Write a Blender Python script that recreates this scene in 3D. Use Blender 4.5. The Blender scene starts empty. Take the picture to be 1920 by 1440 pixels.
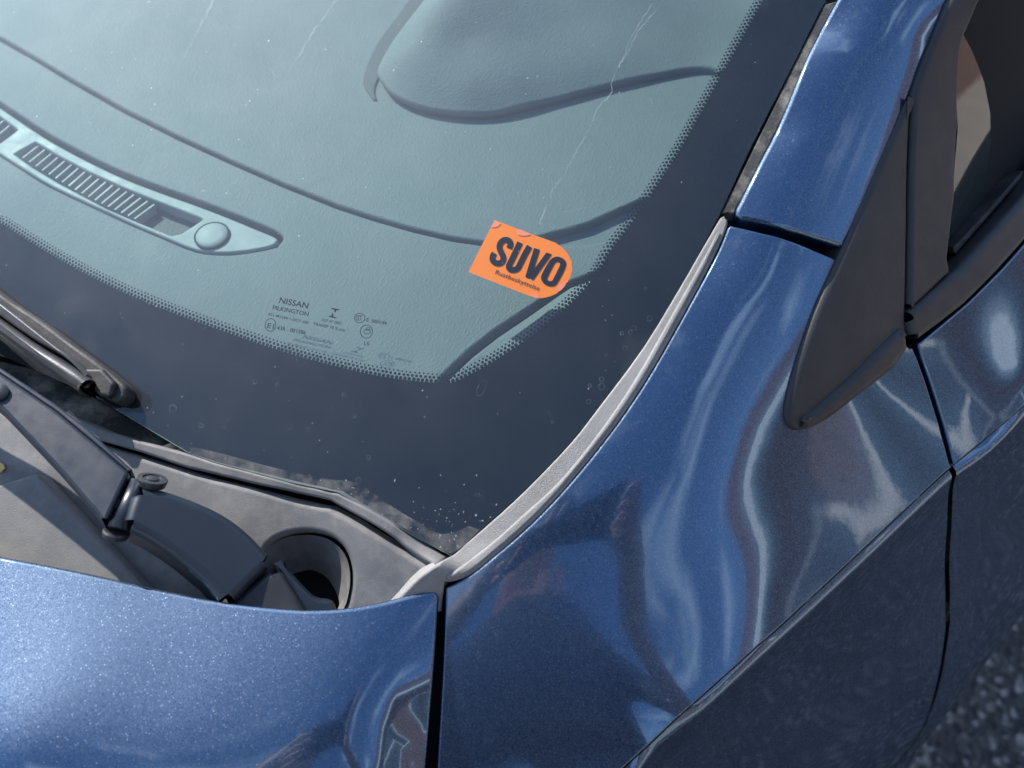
import bpy, bmesh, math, random
import numpy as np
from mathutils import Vector, Matrix
from mathutils.geometry import delaunay_2d_cdt

random.seed(7)
rng = np.random.default_rng(7)
sc = bpy.context.scene
COL = sc.collection

# ------------------------------------------------------------------ camera
FPX = 1800.0                      # focal length in pixels of the 1920 x 1440 photograph
YAW, PITCH = math.radians(36), math.radians(47)
_sp, _cp, _st, _ct = math.sin(YAW), math.cos(YAW), math.sin(PITCH), math.cos(PITCH)
CF = np.array([-_sp*_ct, _cp*_ct, -_st])
CR = np.array([_cp, _sp, 0.0])
CU = np.array([-_sp*_st, _cp*_st, _ct])
CAM = np.array([0.82873832, -0.15179135, 1.35089023])
cam = bpy.data.cameras.new('camera')
cam.sensor_width = 36.0
cam.lens = 36.0*FPX/1920
cam.clip_start = 0.02
cam.clip_end = 2000
cam.dof.use_dof = True
cam.dof.focus_distance = 0.44
cam.dof.aperture_fstop = 9.0
camo = bpy.data.objects.new('camera', cam)
COL.objects.link(camo)
camo.matrix_world = Matrix(((CR[0], CU[0], -CF[0], CAM[0]), (CR[1], CU[1], -CF[1], CAM[1]), (CR[2], CU[2], -CF[2], CAM[2]), (0, 0, 0, 1)))
sc.camera = camo

# ------------------------------------------------------------------ sky and sun
SUN_AZ, SUN_EL = 171.0, 42.0      # degrees, azimuth counted from +x towards +y
SUN = np.array([math.cos(math.radians(SUN_AZ))*math.cos(math.radians(SUN_EL)), math.sin(math.radians(SUN_AZ))*math.cos(math.radians(SUN_EL)), math.sin(math.radians(SUN_EL))])
w = bpy.data.worlds.new('World'); sc.world = w; w.use_nodes = True
nt = w.node_tree; nt.nodes.clear()
wo = nt.nodes.new('ShaderNodeOutputWorld'); bg = nt.nodes.new('ShaderNodeBackground')
sky = nt.nodes.new('ShaderNodeTexSky'); sky.sky_type = 'NISHITA'; sky.sun_disc = False
sky.sun_elevation = math.radians(SUN_EL)
sky.sun_rotation = math.radians(90.0 - SUN_AZ)
sky.dust_density = 0.4; sky.ozone_density = 4.0; sky.air_density = 1.1
# scattered fair-weather cloud, the same all over the sky
tc = nt.nodes.new('ShaderNodeTexCoord')
no = nt.nodes.new('ShaderNodeTexNoise'); no.inputs['Scale'].default_value = 2.6; no.inputs['Detail'].default_value = 7; no.inputs['Roughness'].default_value = 0.56; no.inputs['Distortion'].default_value = 0.35
mp = nt.nodes.new('ShaderNodeMapping'); mp.inputs['Scale'].default_value = (1.0, 1.0, 1.9); mp.inputs['Location'].default_value = (-0.13, 0.85, -6.3)
rp = nt.nodes.new('ShaderNodeMapRange'); rp.inputs[1].default_value = 0.55; rp.inputs[2].default_value = 0.74; rp.inputs[3].default_value = 0.0; rp.inputs[4].default_value = 0.75
mx = nt.nodes.new('ShaderNodeMix'); mx.data_type = 'RGBA'
nt.links.new(tc.outputs['Generated'], mp.inputs[0]); nt.links.new(mp.outputs[0], no.inputs['Vector'])
nt.links.new(no.outputs['Fac'], rp.inputs[0]); nt.links.new(rp.outputs[0], mx.inputs[0])
nt.links.new(sky.outputs[0], mx.inputs[6]); mx.inputs[7].default_value = (9.5, 9.8, 10.4, 1)
nt.links.new(mx.outputs[2], bg.inputs[0]); bg.inputs[1].default_value = 0.15
nt.links.new(bg.outputs[0], wo.inputs[0])
sl = bpy.data.lights.new('sun', 'SUN'); sl.energy = 5.0; sl.angle = math.radians(0.53); sl.color = (1.0, 0.97, 0.935)
so = bpy.data.objects.new('sun', sl); COL.objects.link(so)
so.rotation_euler = Vector(SUN).to_track_quat('Z', 'Y').to_euler()
sc.view_settings.view_transform = 'Standard'; sc.view_settings.look = 'None'
sc.view_settings.exposure = 0.70; sc.view_settings.gamma = 1.0
sc.view_settings.use_curve_mapping = False
sc.cycles.max_bounces = 14; sc.cycles.transparent_max_bounces = 24; sc.cycles.sample_clamp_indirect = 6.0

# ------------------------------------------------------------------ materials
def mat_new(name):
    m = bpy.data.materials.new(name); m.use_nodes = True
    t = m.node_tree; t.nodes.clear()
    o = t.nodes.new('ShaderNodeOutputMaterial')
    return m, t, o
def N(t, kind, **kw):
    n = t.nodes.new(kind)
    for k, v in kw.items(): setattr(n, k, v)
    return n
def setin(n, **kw):
    for k, v in kw.items(): n.inputs[k.replace('_', ' ')].default_value = v
    return n
def L(t, a, b): t.links.new(a, b)
def objco(t):
    return N(t, 'ShaderNodeNewGeometry').outputs['Position']
def noise(t, scale, detail=2.0, rough=0.5, vec=None):
    n = N(t, 'ShaderNodeTexNoise'); setin(n, Scale=scale, Detail=detail, Roughness=rough)
    L(t, vec if vec is not None else objco(t), n.inputs['Vector']); return n
def ramp(t, src, a, b, lo=0.0, hi=1.0):
    r = N(t, 'ShaderNodeMapRange'); r.inputs[1].default_value = a; r.inputs[2].default_value = b; r.inputs[3].default_value = lo; r.inputs[4].default_value = hi
    L(t, src, r.inputs[0]); return r.outputs[0]
def mixc(t, fac, c1, c2):
    n = N(t, 'ShaderNodeMix', data_type='RGBA')
    if isinstance(fac, (int, float)): n.inputs[0].default_value = fac
    else: L(t, fac, n.inputs[0])
    for i, c in ((6, c1), (7, c2)):
        if isinstance(c, tuple): n.inputs[i].default_value = (*c, 1) if len(c) == 3 else c
        else: L(t, c, n.inputs[i])
    return n.outputs[2]
def bump(t, src, strength, dist, normal=None):
    b = N(t, 'ShaderNodeBump'); b.inputs['Strength'].default_value = strength; b.inputs['Distance'].default_value = dist
    L(t, src, b.inputs['Height'])
    if normal is not None: L(t, normal, b.inputs['Normal'])
    return b.outputs[0]
def math2(t, op, a, b=None):
    n = N(t, 'ShaderNodeMath', operation=op)
    for i, v in ((0, a), (1, b)):
        if v is None: continue
        if isinstance(v, (int, float)): n.inputs[i].default_value = v
        else: L(t, v, n.inputs[i])
    return n.outputs[0]

def plastic(name, col, rough=0.5, grain=0.0, gscale=900.0, var=0.12, spec=0.5, dust=0.0, dustcol=(0.42, 0.37, 0.30)):
    m, t, o = mat_new(name)
    p = N(t, 'ShaderNodeBsdfPrincipled'); setin(p, Roughness=rough); p.inputs['Specular IOR Level'].default_value = spec
    n1 = noise(t, 14.0, 5.0, 0.6)
    v = ramp(t, n1.outputs['Fac'], 0.3, 0.7, 0.0, 1.0)
    c = mixc(t, v, tuple(x*(1-var) for x in col), tuple(x*(1+var) for x in col))
    if dust > 0:
        n2 = noise(t, 60.0, 8.0, 0.7)
        c = mixc(t, ramp(t, n2.outputs['Fac'], 0.45, 0.75, 0.0, dust), c, dustcol)
    L(t, c, p.inputs['Base Color'])
    n4 = noise(t, 90.0, 4.0, 0.6)
    L(t, ramp(t, n4.outputs['Fac'], 0.3, 0.7, rough*0.85, min(1.0, rough*1.15)), p.inputs['Roughness'])
    if grain > 0:
        n3 = noise(t, gscale, 2.0, 0.6)
        L(t, bump(t, n3.outputs['Fac'], grain, 0.0006), p.inputs['Normal'])
    L(t, p.outputs[0], o.inputs[0])
    return m

def car_paint():
    """flake base coat under a clear coat"""
    m, t, o = mat_new('blue metallic paint')
    pos = objco(t)
    vo = N(t, 'ShaderNodeTexVoronoi'); vo.inputs['Scale'].default_value = 3000.0; L(t, pos, vo.inputs['Vector'])
    sep = N(t, 'ShaderNodeSeparateColor'); L(t, vo.outputs['Color'], sep.inputs[0])
    geo = N(t, 'ShaderNodeNewGeometry')
    off = N(t, 'ShaderNodeVectorMath', operation='SUBTRACT'); L(t, vo.outputs['Color'], off.inputs[0]); off.inputs[1].default_value = (0.5, 0.5, 0.5)
    scl = N(t, 'ShaderNodeVectorMath', operation='SCALE'); L(t, off.outputs[0], scl.inputs[0]); scl.inputs['Scale'].default_value = 0.26
    add = N(t, 'ShaderNodeVectorMath', operation='ADD'); L(t, geo.outputs['Normal'], add.inputs[0]); L(t, scl.outputs[0], add.inputs[1])
    nrm = N(t, 'ShaderNodeVectorMath', operation='NORMALIZE'); L(t, add.outputs[0], nrm.inputs[0])
    c = mixc(t, sep.outputs[1], (0.062, 0.084, 0.112), (0.102, 0.130, 0.160))
    cm = N(t, 'ShaderNodeVectorMath', operation='SCALE'); L(t, c, cm.inputs[0]); L(t, ramp(t, sep.outputs[0], 0.0, 1.0, 0.45, 1.55), cm.inputs['Scale'])
    c2 = mixc(t, ramp(t, sep.outputs[2], 0.97, 0.995, 0.0, 0.6), cm.outputs[0], (0.42, 0.48, 0.60))
    fl = N(t, 'ShaderNodeBsdfGlossy', distribution='BECKMANN'); fl.inputs['Roughness'].default_value = 0.565
    L(t, c2, fl.inputs[0]); L(t, nrm.outputs[0], fl.inputs['Normal'])
    df = N(t, 'ShaderNodeBsdfDiffuse'); df.inputs[0].default_value = (0.006, 0.034, 0.115, 1)
    basem = N(t, 'ShaderNodeMixShader'); basem.inputs[0].default_value = 0.70; L(t, df.outputs[0], basem.inputs[1]); L(t, fl.outputs[0], basem.inputs[2])
    # clear coat with a trace of orange peel and a thin road film
    op = noise(t, 150.0, 2.0, 0.5)
    bn = bump(t, op.outputs['Fac'], 0.014, 0.0006)
    nf = noise(t, 35.0, 6.0, 0.65)
    ct = N(t, 'ShaderNodeBsdfGlossy'); L(t, ramp(t, nf.outputs['Fac'], 0.35, 0.7, 0.004, 0.025), ct.inputs['Roughness']); L(t, bn, ct.inputs['Normal'])
    fr = N(t, 'ShaderNodeFresnel'); fr.inputs[0].default_value = 1.68; L(t, bn, fr.inputs['Normal'])
    sh = N(t, 'ShaderNodeBsdfGlossy', distribution='BECKMANN'); sh.inputs['Roughness'].default_value = 0.13; sh.inputs[0].default_value = (0.22, 0.58, 1.0, 1); L(t, bn, sh.inputs['Normal'])
    bs2 = N(t, 'ShaderNodeMixShader'); bs2.inputs[0].default_value = 0.14; L(t, basem.outputs[0], bs2.inputs[1]); L(t, sh.outputs[0], bs2.inputs[2])
    ms = N(t, 'ShaderNodeMixShader'); L(t, fr.outputs[0], ms.inputs[0]); L(t, bs2.outputs[0], ms.inputs[1]); L(t, ct.outputs[0], ms.inputs[2])
    du = N(t, 'ShaderNodeBsdfDiffuse'); du.inputs[0].default_value = (0.45, 0.43, 0.40, 1)
    n2 = noise(t, 420.0, 4.0, 0.7)
    md = N(t, 'ShaderNodeMixShader'); L(t, ramp(t, n2.outputs['Fac'], 0.52, 0.80, 0.0, 0.06), md.inputs[0]); L(t, ms.outputs[0], md.inputs[1]); L(t, du.outputs[0], md.inputs[2])
    L(t, md.outputs[0], o.inputs[0])
    return m

def glass_mat(name, tint, dust=0.02, film=0.05):
    m, t, o = mat_new(name)
    fr = N(t, 'ShaderNodeFresnel')
    gb = N(t, 'ShaderNodeNewGeometry')          # a thin pane reflects the same from both faces
    L(t, ramp(t, gb.outputs['Backfacing'], 0.0, 1.0, 1.5, 1/1.5), fr.inputs[0])
    tr = N(t, 'ShaderNodeBsdfTransparent'); tr.inputs[0].default_value = (*tint, 1)
    gl = N(t, 'ShaderNodeBsdfGlossy'); gl.inputs['Roughness'].default_value = 0.0; gl.inputs[0].default_value = (1, 1, 1, 1)
    m1 = N(t, 'ShaderNodeMixShader'); L(t, fr.outputs[0], m1.inputs[0]); L(t, tr.outputs[0], m1.inputs[1]); L(t, gl.outputs[0], m1.inputs[2])
    out = m1
    if dust > 0:
        # road film: thin dust that scatters sunlight, plus specks
        di = N(t, 'ShaderNodeBsdfDiffuse'); di.inputs[0].default_value = (0.62, 0.62, 0.60, 1)
        rg = N(t, 'ShaderNodeBsdfGlossy', distribution='BECKMANN'); rg.inputs['Roughness'].default_value = 0.54; rg.inputs[0].default_value = (0.9, 0.9, 0.9, 1)
        md = N(t, 'ShaderNodeMixShader'); md.inputs[0].default_value = 0.85; L(t, di.outputs[0], md.inputs[1]); L(t, rg.outputs[0], md.inputs[2])
        n1 = noise(t, 28.0, 8.0, 0.68)
        base = ramp(t, n1.outputs['Fac'], 0.3, 0.75, dust*0.75, dust*1.3)
        vo = N(t, 'ShaderNodeTexVoronoi'); vo.inputs['Scale'].default_value = 260.0; L(t, objco(t), vo.inputs['Vector'])
        sp = N(t, 'ShaderNodeSeparateColor'); L(t, vo.outputs['Color'], sp.inputs[0])
        rad = ramp(t, sp.outputs[0], 0.72, 1.0, 0.0, 0.10)
        speck = math2(t, 'LESS_THAN', vo.outputs['Distance'], rad)
        fac = math2(t, 'MAXIMUM', base, math2(t, 'MULTIPLY', speck, film*4))
        m2 = N(t, 'ShaderNodeMixShader'); L(t, fac, m2.inputs[0]); L(t, m1.outputs[0], m2.inputs[1]); L(t, md.outputs[0], m2.inputs[2])
        out = m2
    L(t, out.outputs[0], o.inputs[0])
    return m

def leather_plastic(name, col, rough=0.55):
    m, t, o = mat_new(name)
    p = N(t, 'ShaderNodeBsdfPrincipled'); setin(p, Roughness=rough); p.inputs['Specular IOR Level'].default_value = 0.18
    mpn = N(t, 'ShaderNodeMapping'); mpn.inputs['Rotation'].default_value = (0, 0, 0.5); mpn.inputs['Scale'].default_value = (1.0, 0.55, 1.0)
    L(t, objco(t), mpn.inputs[0])
    n0 = noise(t, 260.0, 2.0, 0.5, mpn.outputs[0])
    wv = N(t, 'ShaderNodeVectorMath', operation='SCALE'); L(t, n0.outputs['Color'], wv.inputs[0]); wv.inputs['Scale'].default_value = 0.0022
    av = N(t, 'ShaderNodeVectorMath', operation='ADD'); L(t, mpn.outputs[0], av.inputs[0]); L(t, wv.outputs[0], av.inputs[1])
    vo = N(t, 'ShaderNodeTexVoronoi'); vo.inputs['Scale'].default_value = 1250.0; L(t, av.outputs[0], vo.inputs['Vector'])
    n2 = noise(t, 9.0, 4.0, 0.6)
    c = mixc(t, ramp(t, n2.outputs['Fac'], 0.3, 0.7), tuple(x*0.93 for x in col), tuple(x*1.07 for x in col))
    L(t, c, p.inputs['Base Color'])
    L(t, bump(t, vo.outputs['Distance'], 0.42, 0.0005), p.inputs['Normal'])
    L(t, p.outputs[0], o.inputs[0])
    return m

def flat(name, col, rough=0.6, spec=0.4, metallic=0.0):
    m, t, o = mat_new(name)
    p = N(t, 'ShaderNodeBsdfPrincipled'); setin(p, Roughness=rough, Metallic=metallic); p.inputs['Specular IOR Level'].default_value = spec
    n1 = noise(t, 120.0, 4.0, 0.6)
    c = mixc(t, ramp(t, n1.outputs['Fac'], 0.3, 0.7), tuple(x*0.94 for x in col), tuple(min(1, x*1.06) for x in col))
    L(t, c, p.inputs['Base Color']); L(t, p.outputs[0], o.inputs[0])
    return m

M = {}
M['paint'] = car_paint()
M['glass'] = glass_mat('tinted windscreen glass', (0.865, 0.96, 0.95), dust=0.020, film=0.04)
M['glass_in'] = glass_mat('windscreen inner face', (0.905, 0.975, 0.965), dust=0.0)
M['side_glass'] = glass_mat('side window glass', (0.84, 0.95, 0.92), dust=0.012, film=0.03)
M['glass_edge'] = plastic('ground glass edge', (0.22, 0.30, 0.29), 0.25, var=0.2, dust=0.3)
M['frit'] = flat('black ceramic frit', (0.004, 0.004, 0.005), 0.5, 0.0)
M['cowl'] = plastic('grey cowl plastic', (0.125, 0.122, 0.120), 0.62, grain=0.35, gscale=2600, dust=0.35)
M['cowl_raised'] = plastic('grey cowl plastic sunlit', (0.16, 0.155, 0.148), 0.66, grain=0.4, gscale=2400, dust=0.3)
M['trim'] = plastic('light grey grained trim', (0.29, 0.278, 0.260), 0.5, grain=1.0, gscale=2400, var=0.2, dust=0.6, dustcol=(0.16, 0.145, 0.12))
M['satin_black'] = plastic('satin black coated steel', (0.012, 0.018, 0.027), 0.36, grain=0.05, gscale=1500, spec=0.6)
M['black_gloss'] = plastic('semi gloss black plastic', (0.022, 0.023, 0.026), 0.40, dust=0.05)
M['rubber'] = plastic('black rubber', (0.014, 0.014, 0.015), 0.6, grain=0.2, dust=0.12)
M['rubber_dust'] = plastic('dusty rubber seal', (0.035, 0.034, 0.032), 0.8, grain=0.4, gscale=700, dust=0.75)
M['blade'] = plastic('grey black wiper plastic', (0.035, 0.034, 0.034), 0.36, grain=0.1, dust=0.1)
M['sail'] = plastic('matt black mouldings', (0.032, 0.032, 0.032), 0.46, grain=0.25, gscale=1500, dust=0.03, spec=0.45)
M['dash'] = leather_plastic('grained dashboard skin', (0.150, 0.160, 0.160), 0.62)
M['dash_light'] = plastic('smooth dashboard trim', (0.25, 0.26, 0.255), 0.55, spec=0.25)
M['dark_inside'] = flat('dark interior', (0.012, 0.013, 0.015), 0.8)
M['interior'] = leather_plastic('charcoal cabin plastic', (0.07, 0.07, 0.07), 0.6)
M['cabin_grey'] = leather_plastic('mid grey cabin plastic', (0.085, 0.09, 0.09), 0.6)
M['orange'] = plastic('orange vinyl', (0.96, 0.20, 0.018), 0.6, var=0.03, spec=0.08)
M['orange_lifted'] = plastic('orange vinyl lifted from glass', (0.95, 0.20, 0.10), 0.45, var=0.03)
M['ink'] = flat('dark print', (0.008, 0.010, 0.018), 0.6, 0.0)
M['hidden'] = flat('shadowed metal', (0.01, 0.01, 0.011), 0.9)

# ------------------------------------------------------------------ geometry helpers
def ray(px, py):
    return CF + (px-960)/FPX*CR - (py-720)/FPX*CU
def hz(px, py, z):
    v = ray(px, py); return CAM + (z-CAM[2])/v[2]*v

class Surf:
    """height field over a tilted frame: point = o + a*ea + b*eb + h(a,b)*en"""
    def __init__(s, fn, ea=(1, 0, 0), eb=(0, 1, 0)):
        s.ea = np.array(ea, float); s.eb = np.array(eb, float); s.en = np.cross(s.ea, s.eb); s.fn = fn
    def ab(s, P): P = np.atleast_2d(P); return np.stack([P@s.ea, P@s.eb], 1)
    def lift(s, ab):
        ab = np.atleast_2d(ab); h = s.fn(ab[:, 0], ab[:, 1])
        return ab[:, :1]*s.ea + ab[:, 1:]*s.eb + h[:, None]*s.en
    def normal(s, ab, e=5e-4):
        ab = np.atleast_2d(ab); a, b = ab[:, 0], ab[:, 1]
        ha = (s.fn(a+e, b)-s.fn(a-e, b))/(2*e); hb = (s.fn(a, b+e)-s.fn(a, b-e))/(2*e)
        n = -ha[:, None]*s.ea - hb[:, None]*s.eb + s.en
        return n/np.linalg.norm(n, axis=1)[:, None]
    def val(s, P): return P@s.en - s.fn(P@s.ea, P@s.eb)
    def hit(s, px, off=0.0, t0=0.15, t1=1.6):
        """first crossing of the sight line through each pixel with the surface"""
        px = np.atleast_2d(np.array(px, float)); V = np.array([ray(*q) for q in px])
        T = np.linspace(t0, t1, 160)
        P = CAM[None, None]+T[None, :, None]*V[:, None]
        f = s.val(P.reshape(-1, 3)).reshape(len(V), -1)-off
        idx = np.array([np.argmax(r[:-1]*r[1:] <= 0) for r in f])
        lo = T[idx]; hi = T[idx+1]; flo = f[np.arange(len(V)), idx]
        for _ in range(40):
            mid = (lo+hi)/2; fm = s.val(CAM+mid[:, None]*V)-off
            left = flo*fm <= 0
            hi = np.where(left, mid, hi); lo = np.where(left, lo, mid); flo = np.where(left, flo, fm)
        return CAM+lo[:, None]*V
    def px(s, pts, off=0.0): return s.ab(s.hit(pts, off))
    def offset(s, d):
        return Surf(lambda a, b, f=s.fn, d=d: f(a, b)+d, s.ea, s.eb)

def tps(A, h, lam=1e-7):
    A = np.array(A, float); h = np.array(h, float); n = len(A)
    def U(r2): return np.where(r2 > 1e-18, 0.5*r2*np.log(np.maximum(r2, 1e-18)), 0.0)
    K = U(((A[:, None]-A[None])**2).sum(2)) + lam*np.eye(n)
    Pm = np.c_[np.ones(n), A]
    S = np.zeros((n+3, n+3)); S[:n, :n] = K; S[:n, n:] = Pm; S[n:, :n] = Pm.T
    c = np.linalg.solve(S, np.r_[h, 0, 0, 0])
    def fn(a, b):
        a = np.asarray(a, float); b = np.asarray(b, float); sh = a.shape; a = a.ravel(); b = b.ravel()
        out = np.empty(len(a))
        for i in range(0, len(a), 20000):
            aa, bb = a[i:i+20000], b[i:i+20000]
            r2 = (aa[:, None]-A[None, :, 0])**2+(bb[:, None]-A[None, :, 1])**2
            out[i:i+20000] = U(r2)@c[:n]+c[n]+c[n+1]*aa+c[n+2]*bb
        return out.reshape(sh)
    return fn
def tps_surf(P, ea=(1, 0, 0), eb=(0, 1, 0), lam=1e-7):
    P = np.array(P, float); ea = np.array(ea, float); eb = np.array(eb, float); en = np.cross(ea, eb)
    return Surf(tps(np.c_[P@ea, P@eb], P@en, lam), ea, eb)
def plane_surf(p, q, r):
    """plane through three points, as a height field over itself"""
    p, q, r = map(np.array, (p, q, r)); ea = (q-p)/np.linalg.norm(q-p); n = np.cross(ea, r-p); n /= np.linalg.norm(n)
    if n[2] < 0: n = -n
    eb = np.cross(n, ea); d = p@n
    return Surf(lambda a, b: np.full(np.shape(a), d), ea, eb)

def spline(pts, n=8, closed=False):
    """Catmull-Rom through the points"""
    P = np.array(pts, float); out = []
    m = len(P)
    for i in range(m if closed else m-1):
        p0, p1, p2, p3 = (P[(i-1) % m], P[i], P[(i+1) % m], P[(i+2) % m]) if closed else (P[max(i-1, 0)], P[i], P[i+1], P[min(i+2, m-1)])
        for k in range(n):
            t = k/n
            out.append(0.5*((2*p1)+(-p0+p2)*t+(2*p0-5*p1+4*p2-p3)*t*t+(-p0+3*p1-3*p2+p3)*t**3))
    if not closed: out.append(P[-1])
    return np.array(out)
def inside(P, poly):
    P = np.atleast_2d(P); x, y = P[:, 0], P[:, 1]; c = np.zeros(len(P), bool)
    q = np.array(poly); a = q; b = np.roll(q, -1, 0)
    for (x1, y1), (x2, y2) in zip(a, b):
        if y1 == y2: continue
        k = ((y1 > y) != (y2 > y)) & (x < (x2-x1)*(y-y1)/(y2-y1)+x1)
        c ^= k
    return c
def resample(poly, step):
    out = []; q = np.array(poly); 
    for a, b in zip(q, np.roll(q, -1, 0)):
        l = np.linalg.norm(b-a)
        if l < 1e-7: continue
        n = max(1, int(math.ceil(l/step)))
        for k in range(n): out.append(a+(b-a)*k/n)
    return np.array(out)
def area2(q): q = np.array(q); x, y = q[:, 0], q[:, 1]; return 0.5*np.sum(x*np.roll(y, -1)-np.roll(x, -1)*y)
def vnorm2(q):
    a = np.roll(q, 1, 0); b = np.roll(q, -1, 0)
    t1 = q-a; t2 = b-q
    t1 /= np.maximum(np.linalg.norm(t1, axis=1), 1e-9)[:, None]; t2 /= np.maximum(np.linalg.norm(t2, axis=1), 1e-9)[:, None]
    t = t1+t2; t /= np.maximum(np.linalg.norm(t, axis=1), 1e-9)[:, None]
    return np.stack([t[:, 1], -t[:, 0]], 1)      # outward for a CCW loop

def link(name, me, mat, parent=None):
    o = bpy.data.objects.new(name, me)
    if mat is not None:
        for mm in (mat if isinstance(mat, (list, tuple)) else [mat]): me.materials.append(mm)
    COL.objects.link(o)
    if parent is not None: o.parent = parent
    return o
def mesh_np(name, V, Fc, normals=None, smooth=True):
    me = bpy.data.meshes.new(name)
    me.from_pydata([tuple(v) for v in V], [], [tuple(int(i) for i in f) for f in Fc])
    me.update()
    if smooth: me.polygons.foreach_set('use_smooth', [True]*len(me.polygons))
    if normals is not None: me.normals_split_custom_set_from_vertices([tuple(n) for n in normals])
    return me

def panel(name, parent, mat, outline, surf, off=0.0, step=0.006, edge=None, r=0.0015, depth=0.006, holes=(), arcs=4, bottom=False):
    """sheet-metal or moulded panel: trimmed patch of a surface with a rolled rim and a return flange"""
    edge = edge or step*0.6
    loops = []
    for i, q in enumerate([outline]+list(holes)):
        q = resample(q, edge)
        ar = area2(q)
        if (ar > 0) != (i == 0): q = q[::-1]
        loops.append(q)
    if r > 0: loops_in = [q - vnorm2(q)*r for q in loops]
    else: loops_in = loops
    allb = loops_in[0]
    lo, hi = allb.min(0), allb.max(0)
    gx = np.arange(lo[0]+step/2, hi[0], step); gy = np.arange(lo[1]+step/2, hi[1], step)
    G = np.stack(np.meshgrid(gx, gy), -1)
    G[1::2, :, 0] += step/2
    G = G.reshape(-1, 2)
    ok = inside(G, loops_in[0])
    for q in loops_in[1:]: ok &= ~inside(G, q)
    G = G[ok]
    if len(G):
        B = np.concatenate(loops_in); keep = np.ones(len(G), bool)
        for i in range(0, len(G), 4000):
            d2 = ((G[i:i+4000, None]-B[None])**2).sum(2).min(1); keep[i:i+4000] = d2 > (edge*0.55)**2
        G = G[keep]
    V2 = np.concatenate(loops_in+[G]); E = []; k = 0; ranges = []
    for q in loops_in:
        n = len(q); E += [(k+i, k+(i+1) % n) for i in range(n)]; ranges.append((k, n)); k += n
    vo, eo, fo, ov, oe, of = delaunay_2d_cdt([Vector(v) for v in V2], E, [], 0, 1e-8)
    vo = np.array([(v.x, v.y) for v in vo])
    tri = np.array([f for f in fo if len(f) == 3])
    cen = vo[tri].mean(1)
    ok = inside(cen, loops_in[0])
    for q in loops_in[1:]: ok &= ~inside(cen, q)
    tri = tri[ok]
    P = surf.lift(vo); Nn = surf.normal(vo); P = P+Nn*off
    V = [P]; NN = [Nn]; Fc = [tuple(f) for f in tri]; k = len(P)
    for q in loops_in:
        p = surf.lift(q); n = surf.normal(q); p = p+n*off
        tng = np.roll(p, -1, 0)-np.roll(p, 1, 0); tng /= np.linalg.norm(tng, axis=1)[:, None]
        out = np.cross(tng, n); out /= np.linalg.norm(out, axis=1)[:, None]
        rows = []
        if r > 0:
            for j in range(arcs+1):
                ph = math.pi/2*j/arcs
                rows.append((p+out*r*math.sin(ph)-n*r*(1-math.cos(ph)), n*math.cos(ph)+out*math.sin(ph)))
        else: rows.append((p, out))
        if depth > r: rows.append((rows[-1][0]-n*(depth-r), out))
        m = len(q)
        for j, (pp, nn_) in enumerate(rows):
            V.append(pp); NN.append(nn_)
            if j:
                a0, b0 = k+(j-1)*m, k+j*m
                for i in range(m):
                    i2 = (i+1) % m; Fc.append((a0+i, b0+i, b0+i2, a0+i2))
        k += len(rows)*m
    if bottom:
        pb = surf.lift(vo)+surf.normal(vo)*(off-depth)
        V.append(pb); NN.append(-surf.normal(vo)); Fc += [(f[2]+k, f[1]+k, f[0]+k) for f in tri]; k += len(pb)
    me = mesh_np(name, np.concatenate(V), Fc, np.concatenate(NN))
    return link(name, me, mat, parent)

def tube(name, parent, mat, pts, rad, seg=12, caps=True):
    P = np.array(pts, float); n = len(P); rad = np.broadcast_to(rad, (n,))
    V = []; Fc = []
    up = np.array([0, 0, 1.0])
    for i in range(n):
        t = P[min(i+1, n-1)]-P[max(i-1, 0)]; t /= np.linalg.norm(t)
        a = np.cross(t, up)
        if np.linalg.norm(a) < 1e-3: a = np.cross(t, [1.0, 0, 0])
        a /= np.linalg.norm(a); b = np.cross(a, t)
        for k in range(seg):
            an = 2*math.pi*k/seg; V.append(P[i]+rad[i]*(math.cos(an)*a+math.sin(an)*b))
    for i in range(n-1):
        for k in range(seg):
            k2 = (k+1) % seg; Fc.append((i*seg+k, (i+1)*seg+k, (i+1)*seg+k2, i*seg+k2))
    if caps: Fc.append(tuple(range(seg))); Fc.append(tuple(range((n-1)*seg+seg-1, (n-1)*seg-1, -1)))
    me = mesh_np(name, V, Fc)
    return link(name, me, mat, parent)

def disc_stack(name, parent, mat, c, axis, prof, seg=28):
    """lathe: prof = [(radius, height along axis)...] from the centre c"""
    axis = np.array(axis, float); axis /= np.linalg.norm(axis)
    a = np.cross(axis, [0.3, 1, 0.1]); a /= np.linalg.norm(a); b = np.cross(axis, a)
    V = []; Fc = []
    for (rr, hh) in prof:
        for k in range(seg):
            an = 2*math.pi*k/seg; V.append(np.array(c)+axis*hh+rr*(math.cos(an)*a+math.sin(an)*b))
    for i in range(len(prof)-1):
        for k in range(seg):
            k2 = (k+1) % seg; Fc.append((i*seg+k, i*seg+k2, (i+1)*seg+k2, (i+1)*seg+k))
    Fc.append(tuple(range(seg-1, -1, -1))); Fc.append(tuple(range((len(prof)-1)*seg, len(prof)*seg)))
    me = mesh_np(name, V, Fc, smooth=False)
    o = link(name, me, mat, parent)
    me.polygons.foreach_set('use_smooth', [True]*len(me.polygons))
    me.set_sharp_from_angle(angle=math.radians(35))
    return o

def box(name, parent, mat, lo, hi, bev=0.0):
    bm = bmesh.new(); bmesh.ops.create_cube(bm, size=1.0)
    lo = Vector(lo); hi = Vector(hi)
    for v in bm.verts: v.co = Vector([(lo[i]+hi[i])/2+v.co[i]*(hi[i]-lo[i]) for i in range(3)])
    if bev > 0: bmesh.ops.bevel(bm, geom=list(bm.edges), offset=bev, segments=2, affect='EDGES')
    me = bpy.data.meshes.new(name); bm.to_mesh(me); bm.free()
    return link(name, me, mat, parent)

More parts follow.
